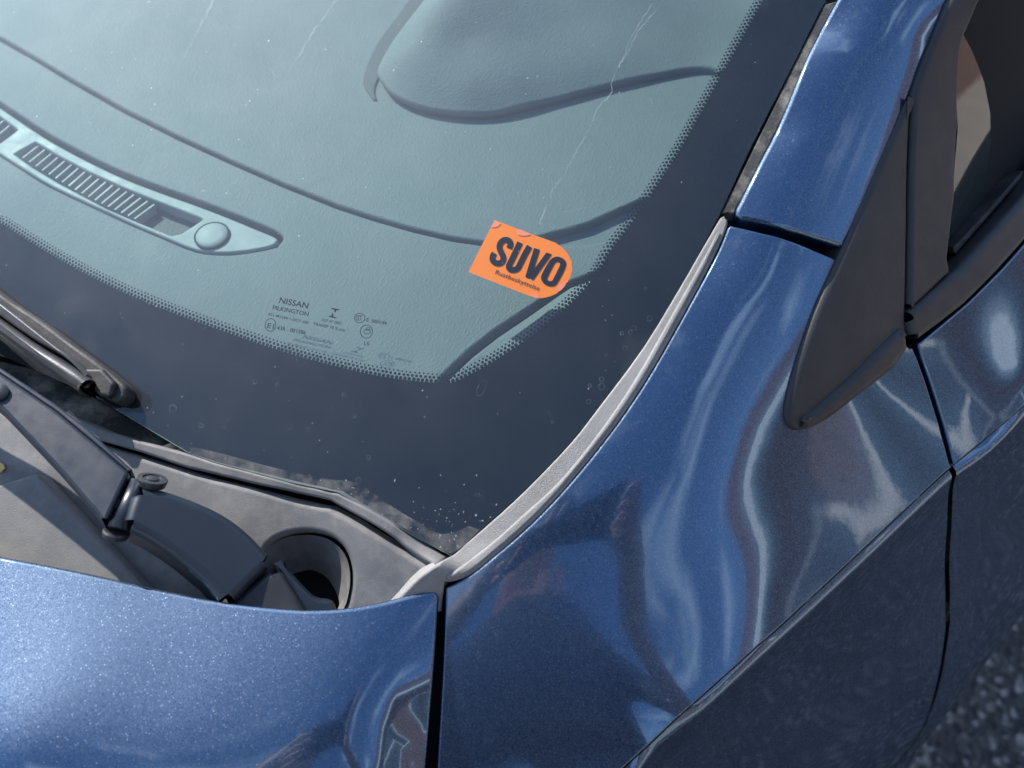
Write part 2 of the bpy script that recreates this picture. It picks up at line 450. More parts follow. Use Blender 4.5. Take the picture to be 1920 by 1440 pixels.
def empty(name, loc, label=None, cat=None, group=None):
    o = bpy.data.objects.new(name, None); o.location = loc; o.empty_display_size = 0.1; COL.objects.link(o)
    if label: tag(o, label, cat, group)
    return o
def tag(o, label, cat, group=None):
    o['label'] = label; o['category'] = cat
    if group: o['group'] = group
    return o
def struct(o): o['kind'] = 'structure'; return o

# ------------------------------------------------------------------ surfaces of the car
GM, GC = 0.53, 0.28
_pc = hz(845, 1040, 1.005)
GK = _pc[2]-GM*(_pc[1]-GC*_pc[0]**2)
GLASS = Surf(lambda x, y: GK+GM*(y-GC*x*x))
# dashboard top: close under the glass at its foot, falling away from it to the rear
def dash_fn(x, y):
    yy = y-GC*x*x
    return 1.034+0.17*(yy+0.028)-0.25*np.maximum(0, yy+0.0)**2
DASH = Surf(dash_fn)

# shoulder of the body: fender top, pillar foot, A-pillar outer face, door top
CRS = [(1200, 1440, 0.9526), (1300, 1347, 0.9663), (1400, 1255, 0.9710), (1500, 1164, 0.9700), (1600, 1070, 0.9701), (1700, 975, 0.9737), (1785, 895, 0.9778), (1920, 780, 0.9838)]
CR3 = [(.800, -.75, .765), (.785, -.50, .835), (.776, -.28, .885), (.775, -.12, .922)]+[tuple(hz(*q)) for q in CRS]+[(.880, .45, .988), (.894, .70, .985), (.90, 1.10, .98), (.90, 1.60, .975)]
CREASE = spline(CR3, 12)
BPX = [(1640, 0, 1.1511), (1710, 0, 1.1510), (1780, 0, 1.1485), (1850, 0, 1.1441), (1570, 90, 1.1366), (1640, 90, 1.1363), (1710, 90, 1.1337), (1780, 90, 1.1290), (1850, 90, 1.1226), (1500, 180, 1.1233), 
       (1570, 180, 1.1233), (1640, 180, 1.1211), (1710, 180, 1.1164), (1780, 180, 1.1097), (1850, 180, 1.1012), (1500, 270, 1.1110), (1570, 270, 1.1096), (1640, 270, 1.1055), (1710, 270, 1.0992), (1780, 270, 1.0912), 
       (1850, 270, 1.0815), (1430, 360, 1.0988), (1500, 360, 1.0984), (1570, 360, 1.0955), (1640, 360, 1.0900), (1710, 360, 1.0825), (1780, 360, 1.0739), (1850, 360, 1.0639), (1430, 450, 1.0869), (1500, 450, 1.0852), 
       (1570, 450, 1.0809), (1640, 450, 1.0744), (1710, 450, 1.0664), (1780, 450, 1.0575), (1850, 450, 1.0479), (1360, 540, 1.0746), (1430, 540, 1.0738), (1500, 540, 1.0709), (1570, 540, 1.0658), (1640, 540, 1.0585), 
       (1710, 540, 1.0502), (1780, 540, 1.0415), (1850, 540, 1.0329), (1290, 630, 1.0625), (1360, 630, 1.0620), (1430, 630, 1.0597), (1500, 630, 1.0559), (1570, 630, 1.0503), (1640, 630, 1.0426), (1710, 630, 1.0340), 
       (1780, 630, 1.0257), (1850, 630, 1.0180), (1290, 720, 1.0505), (1360, 720, 1.0486), (1430, 720, 1.0449), (1500, 720, 1.0399), (1570, 720, 1.0338), (1640, 720, 1.0263), (1710, 720, 1.0179), (1780, 720, 1.0096), 
       (1850, 720, 1.0021), (1920, 720, 0.9956), (1220, 810, 1.0388), (1290, 810, 1.0378), (1360, 810, 1.0349), (1430, 810, 1.0298), (1500, 810, 1.0237), (1570, 810, 1.0169), (1640, 810, 1.0095), (1710, 810, 1.0016), 
       (1780, 810, 0.9933), (1850, 810, 0.9852), (1150, 900, 1.0271), (1220, 900, 1.0267), (1290, 900, 1.0251), (1360, 900, 1.0212), (1430, 900, 1.0151), (1500, 900, 1.0081), (1570, 900, 1.0007), (1640, 900, 0.9932), 
       (1710, 900, 0.9855), (1010, 990, 1.0157), (1080, 990, 1.0156), (1150, 990, 1.0152), (1220, 990, 1.0142), (1290, 990, 1.0121), (1360, 990, 1.0078), (1430, 990, 1.0015), (1500, 990, 0.9939), (1570, 990, 0.9859), 
       (1640, 990, 0.9779), (940, 1080, 1.0037), (1010, 1080, 1.0037), (1080, 1080, 1.0035), (1150, 1080, 1.0030), (1220, 1080, 1.0018), (1290, 1080, 0.9995), (1360, 1080, 0.9956), (1430, 1080, 0.9893), (1500, 1080, 0.9812), 
       (870, 1170, 0.9918), (940, 1170, 0.9921), (1010, 1170, 0.9920), (1080, 1170, 0.9918), (1150, 1170, 0.9914), (1220, 1170, 0.9902), (1290, 1170, 0.9882), (1360, 1170, 0.9846), (1430, 1170, 0.9781), (870, 1260, 0.9807), 
       (940, 1260, 0.9806), (1010, 1260, 0.9803), (1080, 1260, 0.9802), (1150, 1260, 0.9801), (1220, 1260, 0.9795), (1290, 1260, 0.9777), (1360, 1260, 0.9740), (870, 1350, 0.9689), (940, 1350, 0.9682), (1010, 1350, 0.9674), 
       (1080, 1350, 0.9672), (1150, 1350, 0.9675), (1220, 1350, 0.9674), (870, 1440, 0.9567), (940, 1440, 0.9548), (1010, 1440, 0.9530), (1080, 1440, 0.9522), (1150, 1440, 0.9524)]
BIN_ = [(835, 1101), (923, 1046), (1000, 978), (1060, 916), (1139, 818), (1207, 721), (1247, 652), (1345, 470), (1446, 258), (1537, 60)]
SEC = {
 -0.75: [(.64, .815), (.70, .805), (.76, .785)],
 -0.50: [(.64, .872), (.70, .865), (.75, .852)],
 -0.28: [(.63, .918), (.69, .908), (.74, .890)],
 -0.12: [(.62, .960), (.67, .953), (.71, .943), (.742, .922)],
 0.45: [(.64, 1.248), (.664, 1.244), (.70, 1.236), (.735, 1.207), (.765, 1.152), (.79, 1.095), (.82, 1.045), (.85, 1.012)],
 0.70: [(.60, 1.385), (.63, 1.375), (.67, 1.352), (.715, 1.285), (.76, 1.17), (.80, 1.085), (.84, 1.028)],
 1.10: [(.56, 1.50), (.60, 1.47), (.65, 1.40), (.70, 1.30), (.76, 1.18), (.80, 1.09), (.84, 1.03)],
 1.60: [(.55, 1.52), (.60, 1.48), (.65, 1.41), (.70, 1.31), (.76, 1.18), (.80, 1.09), (.84, 1.03)],
}
_t = math.radians(42)
BEA, BEB = (math.cos(_t), 0, -math.sin(_t)), (0, 1, 0)
_bp = [(x, y, z) for y, s_ in SEC.items() for x, z in s_]+[tuple(p) for p in CR3]+[tuple(hz(*q)) for q in BPX]+[tuple(p+np.array([0, 0, .002])) for p in GLASS.hit(BIN_)]
BODY = tps_surf(_bp, BEA, BEB, lam=5e-5)
def crease_at(y):
    return np.array([np.interp(y, CREASE[:, 1], CREASE[:, 0]), y, np.interp(y, CREASE[:, 1], CREASE[:, 2])])
# body side below the shoulder line
def side_x(y, z):
    c = np.array([crease_at(v) for v in np.atleast_1d(y)])
    dz = np.maximum(c[:, 2]-z, 0)
    s_ = np.clip(dz/0.26, 0, 1)
    return c[:, 0]+0.004*np.clip(dz/0.05, 0, 1)+0.050*s_*s_*(3-2*s_)-0.10*np.maximum(dz-0.35, 0)**2
# hood
HOOD = tps_surf([tuple(hz(*q)) for q in [(0, 1042, 1.010), (300, 1103, 1.0075), (560, 1141, 1.0055), (720, 1126, 1.003), (815, 1108, 1.0005), (0, 1250, 1.004), (300, 1280, 1.000), (500, 1290, .997), (620, 1290, .995), (720, 1290, .990), (815, 1280, .981),
                 (0, 1440, .997), (300, 1440, .992), (500, 1440, .987), (620, 1440, .983), (720, 1440, .975), (806, 1440, .957)]]
                + [(.735, -.2, .912), (.735, -.4, .868), (.735, -.8, .785), (.62, -.2, .948), (.6, -.4, .912), (.6, -.8, .825), (.35, -.2, .990), (.35, -.4, .950), (.35, -.8, .865), (0, -.18, 1.012), (0, -.4, .975), (0, -.8, .885)], lam=2e-5)

def solve_z(surf, x, y, z0=0.3, z1=1.8):
    lo, hi = z0, z1
    for _ in range(50):
        m_ = (lo+hi)/2
        if surf.val(np.array([[x, y, m_]]))[0] > 0: hi = m_
        else: lo = m_
    return (lo+hi)/2
def onb(x, y): return np.array([x, y, solve_z(BODY, x, y)])
def bab(pts3): return BODY.ab(np.array(pts3))
def proj(p):
    q = np.array(p)-CAM; z = q@CF; return (960+FPX*(q@CR)/z, 720-FPX*(q@CU)/z)

car = empty('parked_car', (0, 0, 0), 'dark blue metallic car seen close at its windscreen corner', 'car')

# ------------------------------------------------------------------ ground
def asphalt():
    m, t, o = mat_new('worn asphalt')
    p = N(t, 'ShaderNodeBsdfPrincipled'); setin(p, Roughness=0.85)
    vo = N(t, 'ShaderNodeTexVoronoi'); vo.inputs['Scale'].default_value = 110.0; L(t, objco(t), vo.inputs['Vector'])
    sp = N(t, 'ShaderNodeSeparateColor'); L(t, vo.outputs['Color'], sp.inputs[0])
    base = mixc(t, sp.outputs[0], (0.030, 0.032, 0.036), (0.11, 0.11, 0.112))
    c = mixc(t, ramp(t, sp.outputs[1], 0.80, 0.95), base, (0.40, 0.38, 0.35))
    n1 = noise(t, 1.3, 6.0, 0.6)
    c = mixc(t, ramp(t, n1.outputs['Fac'], 0.35, 0.7, 0.0, 0.35), c, (0.05, 0.05, 0.052))
    L(t, c, p.inputs['Base Color'])
    L(t, bump(t, vo.outputs['Distance'], 0.8, 0.006), p.inputs['Normal'])
    L(t, p.outputs[0], o.inputs[0]); return m
M['asphalt'] = asphalt()
me = mesh_np('asphalt_ground', [(-400, -400, 0), (400, -400, 0), (400, 400, 0), (-400, 400, 0)], [(0, 1, 2, 3)], smooth=False)
struct(link('asphalt_ground', me, M['asphalt']))
def paving():
    m, t, o = mat_new('beige paving')
    p = N(t, 'ShaderNodeBsdfPrincipled'); setin(p, Roughness=0.85)
    b = N(t, 'ShaderNodeTexBrick'); L(t, objco(t), b.inputs['Vector']); b.inputs['Scale'].default_value = 1.0; b.inputs['Brick Width'].default_value = 0.21; b.inputs['Row Height'].default_value = 0.14; b.inputs['Mortar Size'].default_value = 0.005
    b.inputs['Color1'].default_value = (0.52, 0.46, 0.38, 1); b.inputs['Color2'].default_value = (0.44, 0.39, 0.32, 1); b.inputs['Mortar'].default_value = (0.16, 0.14, 0.12, 1)
    L(t, b.outputs['Color'], p.inputs['Base Color']); L(t, bump(t, b.outputs['Fac'], -0.5, 0.004), p.inputs['Normal']); L(t, p.outputs[0], o.inputs[0]); return m
struct(box('paved_strip', None, paving(), (2.9, -14, -0.05), (6.5, 24, 0.10), 0.01))

# ------------------------------------------------------------------ hood
hood_rear = spline([(0, 1041), (150, 1070), (300, 1103), (430, 1128), (560, 1141), (650, 1138), (720, 1126), (780, 1110), (808, 1105)], 6)
hood_corner = [(816, 1107), (822, 1113), (825, 1122)]
hood_side = spline([(824, 1140), (819, 1240), (812, 1340), (806, 1440), (801, 1520)], 4)
hr = HOOD.px(np.array(list(hood_rear)+hood_corner+list(hood_side)))
left = [(0.0, -0.178), (0.15, -0.172), (0.32, -0.147), (0.43, -0.117), tuple(hr[0])]
left_s = spline(left, 8)[:-1]
front = np.array([(.733, -.13), (.735, -.2), (.735, -.4), (.72, -.6), (.66, -.72), (.5, -.79), (.25, -.82), (0, -.83)])
half = np.concatenate([left_s, hr, front])
full = np.concatenate([half, (half*np.array([-1, 1]))[::-1][1:-1]])
hs = Surf(lambda x, y, f=HOOD.fn: f(np.abs(x), y))
panel('hood', car, M['paint'], full, hs, step=0.010, edge=0.0035, r=0.0022, depth=0.014)

# ------------------------------------------------------------------ front fender and door
inner_px = spline([(835, 1101), (882, 1078), (923, 1046), (990, 988), (1060, 916), (1140, 818), (1207, 721), (1280, 594), (1340, 482), (1363, 428)], 6)
seam_low = [(1369, 423), (1378, 424), (1430, 436), (1480, 450), (1530, 470), (1568, 486)]
under_sail = [(1600, 530), (1650, 600), (1706, 652)]
cut = np.array([(1712, 652), (1722, 676), (1735, 712), (1748, 752), (1762, 797), (1775, 845), (1784, 880)], float)
gap_px = spline([(814, 1520), (819, 1440), (827, 1280), (832, 1160), (834, 1106)], 4)
g3 = BODY.hit(gap_px)
front_gap = [onb(.740, -.70), onb(.742, -.50), onb(.742, -.30), onb(.741, -.18), onb(.739, -.13)]
up_list = np.concatenate([bab(front_gap), bab(g3), bab(BODY.hit(inner_px)), BODY.px(seam_low+under_sail), BODY.px(cut)])
ycut0 = BODY.hit([cut[-1]])[0][1]
ys = np.linspace(ycut0, -0.70, 160)
LIP = 0.0042
cr = np.array([crease_at(y) for y in ys])
cr_in = bab(cr); cr_in[:, 0] -= LIP
# the surface height field is evaluated at the crease, inset by the lip
fend = panel('front_fender', car, M['paint'], np.concatenate([up_list, cr_in]), BODY, step=0.006, edge=0.003, r=0.0012, depth=0.012)

def ray_side(px, py):
    v = ray(px, py); lo, hi = 0.2, 1.2
    f = lambda t: (CAM+t*v)[0]-side_x((CAM+t*v)[1], (CAM+t*v)[2])[0]
    ts = np.linspace(lo, hi, 200); fv = [f(t) for t in ts]
    for a, b, fa, fb in zip(ts, ts[1:], fv, fv[1:]):
        if fa*fb <= 0:
            for _ in range(30):
                c_ = (a+b)/2
                if fa*f(c_) <= 0: b = c_
                else: a = c_; fa = f(a)
            return CAM+a*v
    return None
# door shut line below the shoulder
cl = [ray_side(*q) for q in [(1786, 900), (1781, 960), (1776, 1040), (1777, 1110), (1777, 1180)]]
cl = np.array([c for c in cl if c is not None])
zc0 = crease_at(ycut0)[2]
def ycut(z):
    return float(np.interp(-z, -np.array([zc0, *cl[:, 2], 0.5]), np.array([ycut0, *cl[:, 1], cl[-1, 1]-0.02])))
def arch(y):
    d = 0.36**2-(y+0.33)**2
    return 0.33+math.sqrt(d) if d > 0 else 0.18
def side_skin(name, parent, y0, y1, front_cut=False, rear_cut=False, gap=0.0, ny=90, nz=46, lowf=lambda y: 0.18):
    """skin from the rolled shoulder lip down; lip rows first, then the side"""
    V = []; rows = []
    for j in range(nz+1):
        row = []
        for i in range(ny+1):
            s = i/ny
            def ylim(z):
                a = ycut(z)+gap if front_cut else y0
                b = ycut(z)-gap if rear_cut else y1
                return a+(b-a)*s
            if j <= 5:
                u = j/5
                y = ylim(zc0)
                k = crease_at(y); ab0 = bab([k]); ab0[:, 0] -= LIP
                pa = BODY.lift(ab0)[0]; zz = k[2]-LIP; pb = np.array([side_x(y, zz)[0], y, zz])
                kk = k+np.array([0.0006, 0, 0.0002])
                p = (1-u)**2*pa+2*u*(1-u)*kk+u*u*pb
            else:
                u = ((j-5)/(nz-5))**1.4
                y = ylim(zc0); zz0 = crease_at(y)[2]-LIP; zl = lowf(y)
                z = zz0+(zl-zz0)*u; y = ylim(z); p = np.array([side_x(y, z)[0], y, z])
            row.append(p)
        rows.append(row); V += row
    Fc = []
    n = ny+1
    for j in range(nz):
        for i in range(ny):
            Fc.append((j*n+i, (j+1)*n+i, (j+1)*n+i+1, j*n+i+1))
    # return flanges at the two ends
    for i, sg in ((0, 1), (ny, -1)):
        b0 = len(V)
        for j in range(nz+1): V.append(rows[j][i]+np.array([-0.014, 0.001*sg, 0]))
        for j in range(nz):
            q = (j*n+i, b0+j, b0+j+1, (j+1)*n+i)
            Fc.append(q if sg < 0 else q[::-1])
    me = mesh_np(name, V, Fc)
    me.set_sharp_from_angle(angle=math.radians(60))
    return link(name, me, M['paint'], parent)
side_skin('fender_side', car, -0.70, ycut0, rear_cut=True, gap=0.0016, lowf=arch)

# door: outer skin above the shoulder, side below it
cut_r = cut+np.array([8, -1.5])
cut_r[0] = (1722, 645)
belt_low = [(1813, 569), (1850, 533), (1880, 503), (1920, 458)]
bl3 = BODY.hit(belt_low)
bl_back = [onb(.828, .55), onb(.831, .8), onb(.833, 1.2)]
cr_door = np.array([crease_at(y) for y in np.linspace(1.2, ycut0+0.004, 90)]); cd = bab(cr_door); cd[:, 0] -= LIP
door = panel('front_door', car, M['paint'], np.concatenate([BODY.px(cut_r)[::-1], bab(bl3), bab(bl_back), cd]), BODY, step=0.008, edge=0.0035, r=0.0012, depth=0.012)
side_skin('door_side', door, ycut0+0.0016, 1.2, front_cut=True, gap=0.0016)

# dark metal behind the shut lines
def backing(name, surf, outline, off, step=0.015, mat='hidden'):
    return panel(name, car, M[mat], outline, surf, off=off, step=step, edge=step, r=0, depth=0.001)
allb = bab([onb(.715, -.6), onb(.715, -.12), onb(.70, -.05), onb(.678, -.005), onb(.70, .06), onb(.70, .1), onb(.695, .2), onb(.675, .35), onb(.62, .6)] + [crease_at(y)+np.array([-0.012, 0, 0]) for y in np.linspace(.6, -.6, 20)])
backing('inner_wing', BODY, allb, -0.012)

# A-pillar
pil_left = spline([(1377, 394), (1413, 322), (1467, 214), (1513, 101), (1567, 0)], 6)
pil_bottom = [(1578, 466), (1530, 450), (1480, 434), (1430, 420), (1385, 411), (1376, 404)]
pil_right = [(1777, 0), (1745, 78), (1713, 160), (1660, 285), (1620, 380), (1592, 440)]
pl = bab([onb(.672, .42), onb(.650, .55), onb(.63, .70), onb(.60, .95)])
pr = bab([onb(.690, .95), onb(.712, .70), onb(.726, .55), onb(.738, .42)])
panel('a_pillar', car, M['paint'], np.concatenate([BODY.px(pil_left), pl, pr, BODY.px(pil_right), BODY.px(pil_bottom)]), BODY, off=0.0008, step=0.006, edge=0.003, r=0.0022, depth=0.012)

# matt black mouldings at the foot of the side window
sail_px = np.concatenate([spline([(1714, 165), (1640, 332), (1576, 484), (1535, 574), (1497, 684), (1479, 757), (1481, 792), (1497, 807)], 6),
                          spline([(1520, 803), (1560, 783), (1613, 742), (1680, 689), (1706, 652)], 4), [(1702, 590), (1705, 400), (1709, 250)]])
sail = panel('fender_corner_moulding', car, M['sail'], BODY.px(sail_px, 0.003), BODY, off=0.003, step=0.006, edge=0.003, r=0.0035, depth=0.012)
band = np.concatenate([spline([(1516, 775), (1600, 702), (1650, 652), (1694, 608)], 4), [(1706, 605), (1706, 650)], spline([(1680, 687), (1613, 740), (1560, 779), (1522, 798), (1505, 795)], 4)])
panel('moulding_fold', sail, M['sail'], BODY.px(band, 0.006), BODY, off=0.0055, step=0.005, edge=0.002, r=0.0040, depth=0.008)
dsail = [(1717, 168), (1713, 250), (1709, 400), (1706, 583), (1745, 546), (1786, 507), (1780, 480), (1787, 420), (1793, 367), (1799, 230), (1806, 87), (1813, 57), (1838, 0)]
ds_up = bab([onb(.728, .40), onb(.705, .55), onb(.690, .70), onb(.66, .95), onb(.645, .95), onb(.678, .70), onb(.697, .55), onb(.722, .40)])
panel('window_corner_moulding', door, M['sail'], np.concatenate([BODY.px(dsail, 0.004), bab([onb(.752, .33)])[:0], BODY.px([(1900, -120), (1850, -150)], 0.004), BODY.px([(1782, 0), (1750, 78)], 0.004)]), BODY, off=0.004, step=0.006, edge=0.003, r=0.003, depth=0.012)
belt_px = np.concatenate([spline([(1704, 584), (1745, 548), (1788, 509)], 4), [(1800, 500), (1850, 445), (1920, 366)]])
belt_lo = [(1920, 455), (1880, 500), (1850, 531), (1813, 567), (1765, 604), (1719, 638), (1711, 618)]
belt_b = bab([onb(.805, .55), onb(.808, .8), onb(.810, 1.2), onb(.832, 1.2), onb(.830, .8), onb(.827, .55)])
panel('window_belt_moulding', door, M['sail'], np.concatenate([BODY.px(belt_px, 0.006), belt_b, BODY.px(belt_lo, 0.006)]), BODY, off=0.006, step=0.006, edge=0.003, r=0.004, depth=0.012)
# side window
sg = BODY.px([(1802, 90), (1796, 250), (1788, 478), (1850, 410), (1920, 330)], -0.006)
SGS = plane_surf(*[p-np.array([.006, 0, .003]) for p in (BODY.hit([(1802, 90)])[0], BODY.hit([(1788, 470)])[0], onb(.80, .9))])
sgb = bab([onb(.801, .55), onb(.803, .8), onb(.805, 1.15), onb(.68, 1.15), onb(.705, .8), onb(.728, .55), onb(.742, .45)])
panel('side_window', door, M['side_glass'], SGS.ab(np.concatenate([BODY.lift(sg), BODY.lift(sgb)])), SGS, step=0.03, edge=0.01, r=0, depth=0.004)
INN = BODY.offset(-0.055)
inn_px = [(1770, 380), (1830, 318), (1890, 250), (1960, 170), (1980, 220), (1925, 295), (1860, 345), (1800, 395)]
panel('inner_door_top', door, M['dash'], INN.px(inn_px), INN, step=0.01, edge=0.005, r=0.003, depth=0.02)
panel('inner_mirror_cover', door, M['interior'], INN.px([(1770, 150), (1812, 130), (1850, 215), (1836, 300), (1770, 370)], -0.004), INN, off=-0.004, step=0.01, edge=0.005, r=0.004, depth=0.02)
seal = [(1789, 466), (1850, 400), (1920, 321), (1920, 334), (1852, 412), (1792, 480)]
panel('window_seal', door, M['rubber'], BODY.px(seal, -0.003), BODY, off=-0.003, step=0.006, edge=0.003, r=0.0012, depth=0.01)

# ------------------------------------------------------------------ windscreen
g_right = spline([(845, 1042), (940, 958), (1007, 894), (1073, 824), (1120, 764), (1207, 648), (1280, 528), (1307, 481), (1357, 384), (1413, 264), (1480, 134), (1547, 0)], 5)
gr2 = GLASS.px(g_right)
up = np.array([(.672, .36), (.655, .45), (.628, .60), (.605, .72), (.45, .755), (.2, .775), (0, .78)])
g_bot = GLASS.px(np.array([(0, 665), (90, 705), (173, 742), (262, 795), (350, 848), (400, 866), (547, 905), (633, 923), (660, 938), (740, 984), (790, 1013)]))
bl = spline([(0.0, -0.093), (0.2, -0.082), (0.33, -0.060), tuple(g_bot[0])], 6)[:-1]
halfg = np.concatenate([bl, g_bot, gr2, up])
fullg = np.concatenate([halfg, (halfg*np.array([-1, 1]))[::-1][1:-1]])
wind = panel('windscreen', car, M['glass'], fullg, GLASS, step=0.03, edge=0.006, r=0, depth=0.0)
panel('inner_pane', wind, M['glass_in'], fullg, GLASS, off=-0.0045, step=0.03, edge=0.006, r=0, depth=0.0)
# ground edge of the pane
q = resample(fullg, 0.006); p3 = GLASS.lift(q); nn = GLASS.normal(q); Vv = np.concatenate([p3+nn*0.0002, p3-nn*0.0048]); nq = len(q)
link('ground_edge', mesh_np('ground_edge', Vv, [(i, (i+1) % nq, nq+(i+1) % nq, nq+i) for i in range(nq)]), M['glass_edge'], wind)

fr_in_px = np.concatenate([spline([(0, 427), (83, 480), (187, 537), (300, 587), (433, 636), (533, 670), (647, 701), (730, 718), (800, 726), (840, 728)], 5),
                           spline([(858, 722), (900, 700), (940, 676), (1007, 629), (1073, 573), (1120, 518), (1140, 482), (1187, 420), (1227, 360), (1280, 277), (1330, 187), (1380, 97), (1433, 0)], 5)])
FRS = GLASS
fin = GLASS.px(fr_in_px, -0.0052)
fi_left = spline([(0.0, -0.0315), (0.1, -0.0287), (0.2, -0.0202), (0.32, -0.0025), tuple(fin[0])], 6)[:-1]
fi_up = np.array([(.620, .36), (.603, .45), (.580, .60), (.56, .685), (.45, .71), (.2, .725), (0, .73)])
fh = np.concatenate([fi_left, fin, fi_up])
inner_loop = np.concatenate([fh, (fh*np.array([-1, 1]))[::-1][1:-1]])
panel('frit_band', wind, M['frit'], fullg*0.9992, GLASS, off=-0.0050, step=0.02, edge=0.003, r=0, depth=0.0, holes=[inner_loop])
# halftone dots inside the frit edge
Lq = np.concatenate([fi_left, fin, fi_up[:2]]); Lp = np.concatenate([a_+(b_-a_)*np.linspace(0, 1, max(2, int(np.linalg.norm(b_-a_)/0.0002)))[:-1, None] for a_, b_ in zip(Lq, Lq[1:])])
seg = np.linalg.norm(np.diff(GLASS.lift(Lp), axis=0), axis=1); cum = np.r_[0, np.cumsum(seg)]
pitch = 0.00205
V = []; Fc = []
for row, (dist, rad) in enumerate(((0.0006, 0.00088), (0.0021, 0.00070), (0.0034, 0.00046))):
    s0 = (0.5 if row % 2 else 0.0)*pitch
    for s in np.arange(s0, cum[-1], pitch):
        i = min(np.searchsorted(cum, s), len(Lp)-2); i = max(i, 1)
        p = Lp[i]; t = Lp[min(i+6, len(Lp)-1)]-Lp[max(i-6, 0)]; t /= np.linalg.norm(t); n = np.array([-t[1], t[0]])
        c = p+n*dist
        if c[0] < -0.1 or c[1] > 0.5: continue
        k = len(V)
        V += [c+rad*np.array([math.cos(a), math.sin(a)*0.92]) for a in np.linspace(0, 2*math.pi, 9)[:-1]]
        Fc.append(tuple(range(k, k+8)))
V = np.array(V)
o = link('frit_dots', mesh_np('frit_dots', GLASS.lift(V)+GLASS.normal(V)*-0.0051, Fc), M['frit'], wind); o['kind'] = 'stuff'

# ------------------------------------------------------------------ cowl
edge_px = [(120, 770), (207, 809), (277, 829), (333, 843), (400, 864), (470, 882), (547, 902), (600, 914), (633, 921), (660, 935), (740, 981), (790, 1011), (842, 1043)]
groove_px = [(180, 826), (257, 848), (350, 879), (405, 892), (480, 911), (555, 928), (617, 942), (660, 964), (740, 1011), (820, 1060)]
e3 = GLASS.hit(edge_px); e3[:, 2] += 0.0008; e3[-2:, 2] -= 0.0025
gz = [hz(x, y, 1.0085 if x < 700 else 1.0055) for x, y in groove_px]
flange_surf = tps_surf(np.concatenate([e3, np.array(gz)]), lam=1e-6)
fl_out = np.concatenate([flange_surf.px(spline(edge_px, 3)), flange_surf.px(spline(groove_px, 3))[::-1]])
fl_out = np.concatenate([flange_surf.px(edge_px), flange_surf.px(groove_px)[::-1]])
ridge_px = [(120, 808), (190, 829), (277, 855), (405, 894), (505, 919), (602, 943), (617, 945), (660, 968), (740, 1016), (790, 1046), (815, 1062)]
main_pts = [hz(x, y, 1.0070 if x < 700 else 1.0035) for x, y in ridge_px]
main_pts += [hz(*q) for q in [(450, 985, .998), (330, 950, .998), (700, 1065, .9965), (560, 1010, .996), (300, 1090, .980), (0, 1040, .976), (0, 765, 1.003), (0, 850, .995), (760, 1115, .990), (500, 1150, .978), (650, 1130, .986), (-300, 900, .988), (-300, 700, 1.003)]]
main_pts += [(.2, -.094, 1.004), (0, -.105, 1.004), (-.2, -.094, 1.004), (.2, -.17, .985), (0, -.19, .985), (-.2, -.17, .985), (-.4, -.04, 1.004), (-.4, -.13, .985), (.30, -.075, 1.004)]
COWL = tps_surf(main_pts, lam=1e-4)
well_px = spline([(494, 1045), (508, 1022), (540, 1007), (580, 1003), (615, 1011), (642, 1033), (655, 1065), (654, 1110), (635, 1150), (560, 1172), (500, 1140), (484, 1085)], 4, closed=True)
main_out = COWL.px(np.array(ridge_px+[(800, 1082), (765, 1118), (700, 1190), (500, 1230), (300, 1200), (0, 1130), (-120, 1090)]))
main_out = np.concatenate([main_out, [(.40, -.15), (.3, -.175), (.15, -.195), (0, -.20), (-.2, -.19), (-.4, -.14), (-.4, -.040), (-.2, -.084), (0, -.095), (.15, -.089), (.25, -.079), (.33, -.065)], COWL.px([(0, 765)])])
cowlo = panel('cowl_cover', car, M['cowl'], main_out, COWL, step=0.006, edge=0.003, r=0.0034, depth=0.009, holes=[COWL.px(well_px)])
panel('cowl_flange', cowlo, M['cowl'], fl_out, flange_surf, step=0.005, edge=0.002, r=0.0016, depth=0.006)
w3 = COWL.hit(well_px); c0 = w3.mean(0)
inn = np.array([hz(x, y, .974) for x, y in spline([(546, 1084), (560, 1073), (585, 1069), (612, 1083), (631, 1112), (634, 1140), (600, 1165), (550, 1145)], 6, closed=True)])
nw = len(w3); 
V = list(w3); rows = 6
for j in range(1, rows+1):
    u = j/rows
    for i in range(nw):
        an = math.atan2(w3[i][1]-c0[1], w3[i][0]-c0[0]); ci = inn.mean(0)
        b_ = inn[np.argmin(np.abs(np.angle(np.exp(1j*(np.arctan2(inn[:, 1]-ci[1], inn[:, 0]-ci[0])-an)))))]
        p = w3[i]+(b_-w3[i])*u; p[2] = w3[i][2]+(b_[2]-w3[i][2])*(u**0.8); V.append(p)
Fc = [(j*nw+i, j*nw+(i+1) % nw, (j+1)*nw+(i+1) % nw, (j+1)*nw+i) for j in range(rows) for i in range(nw)]
link('spindle_well', mesh_np('spindle_well', V, [f[::-1] for f in Fc]), M['cowl'], cowlo)
hb = [hz(x, y, .962) for x, y in [(520, 1060), (660, 1060), (660, 1190), (520, 1190)]]
link('well_bottom', mesh_np('well_bottom', hb, [(0, 3, 2, 1)], smooth=False), M['hidden'], cowlo)
rais = COWL.px(np.array([(-300, 985), (-60, 916), (0, 896), (66, 874), (80, 872), (90, 880), (300, 1108), (330, 1150), (300, 1190), (0, 1125), (-300, 1060)]), 0.008)
panel('cowl_step', cowlo, M['cowl_raised'], rais, COWL, off=0.008, step=0.006, edge=0.003, r=0.002, depth=0.009)  # raised step, lighter grey as sunlit; slanted right edge cut along the arm's shadow
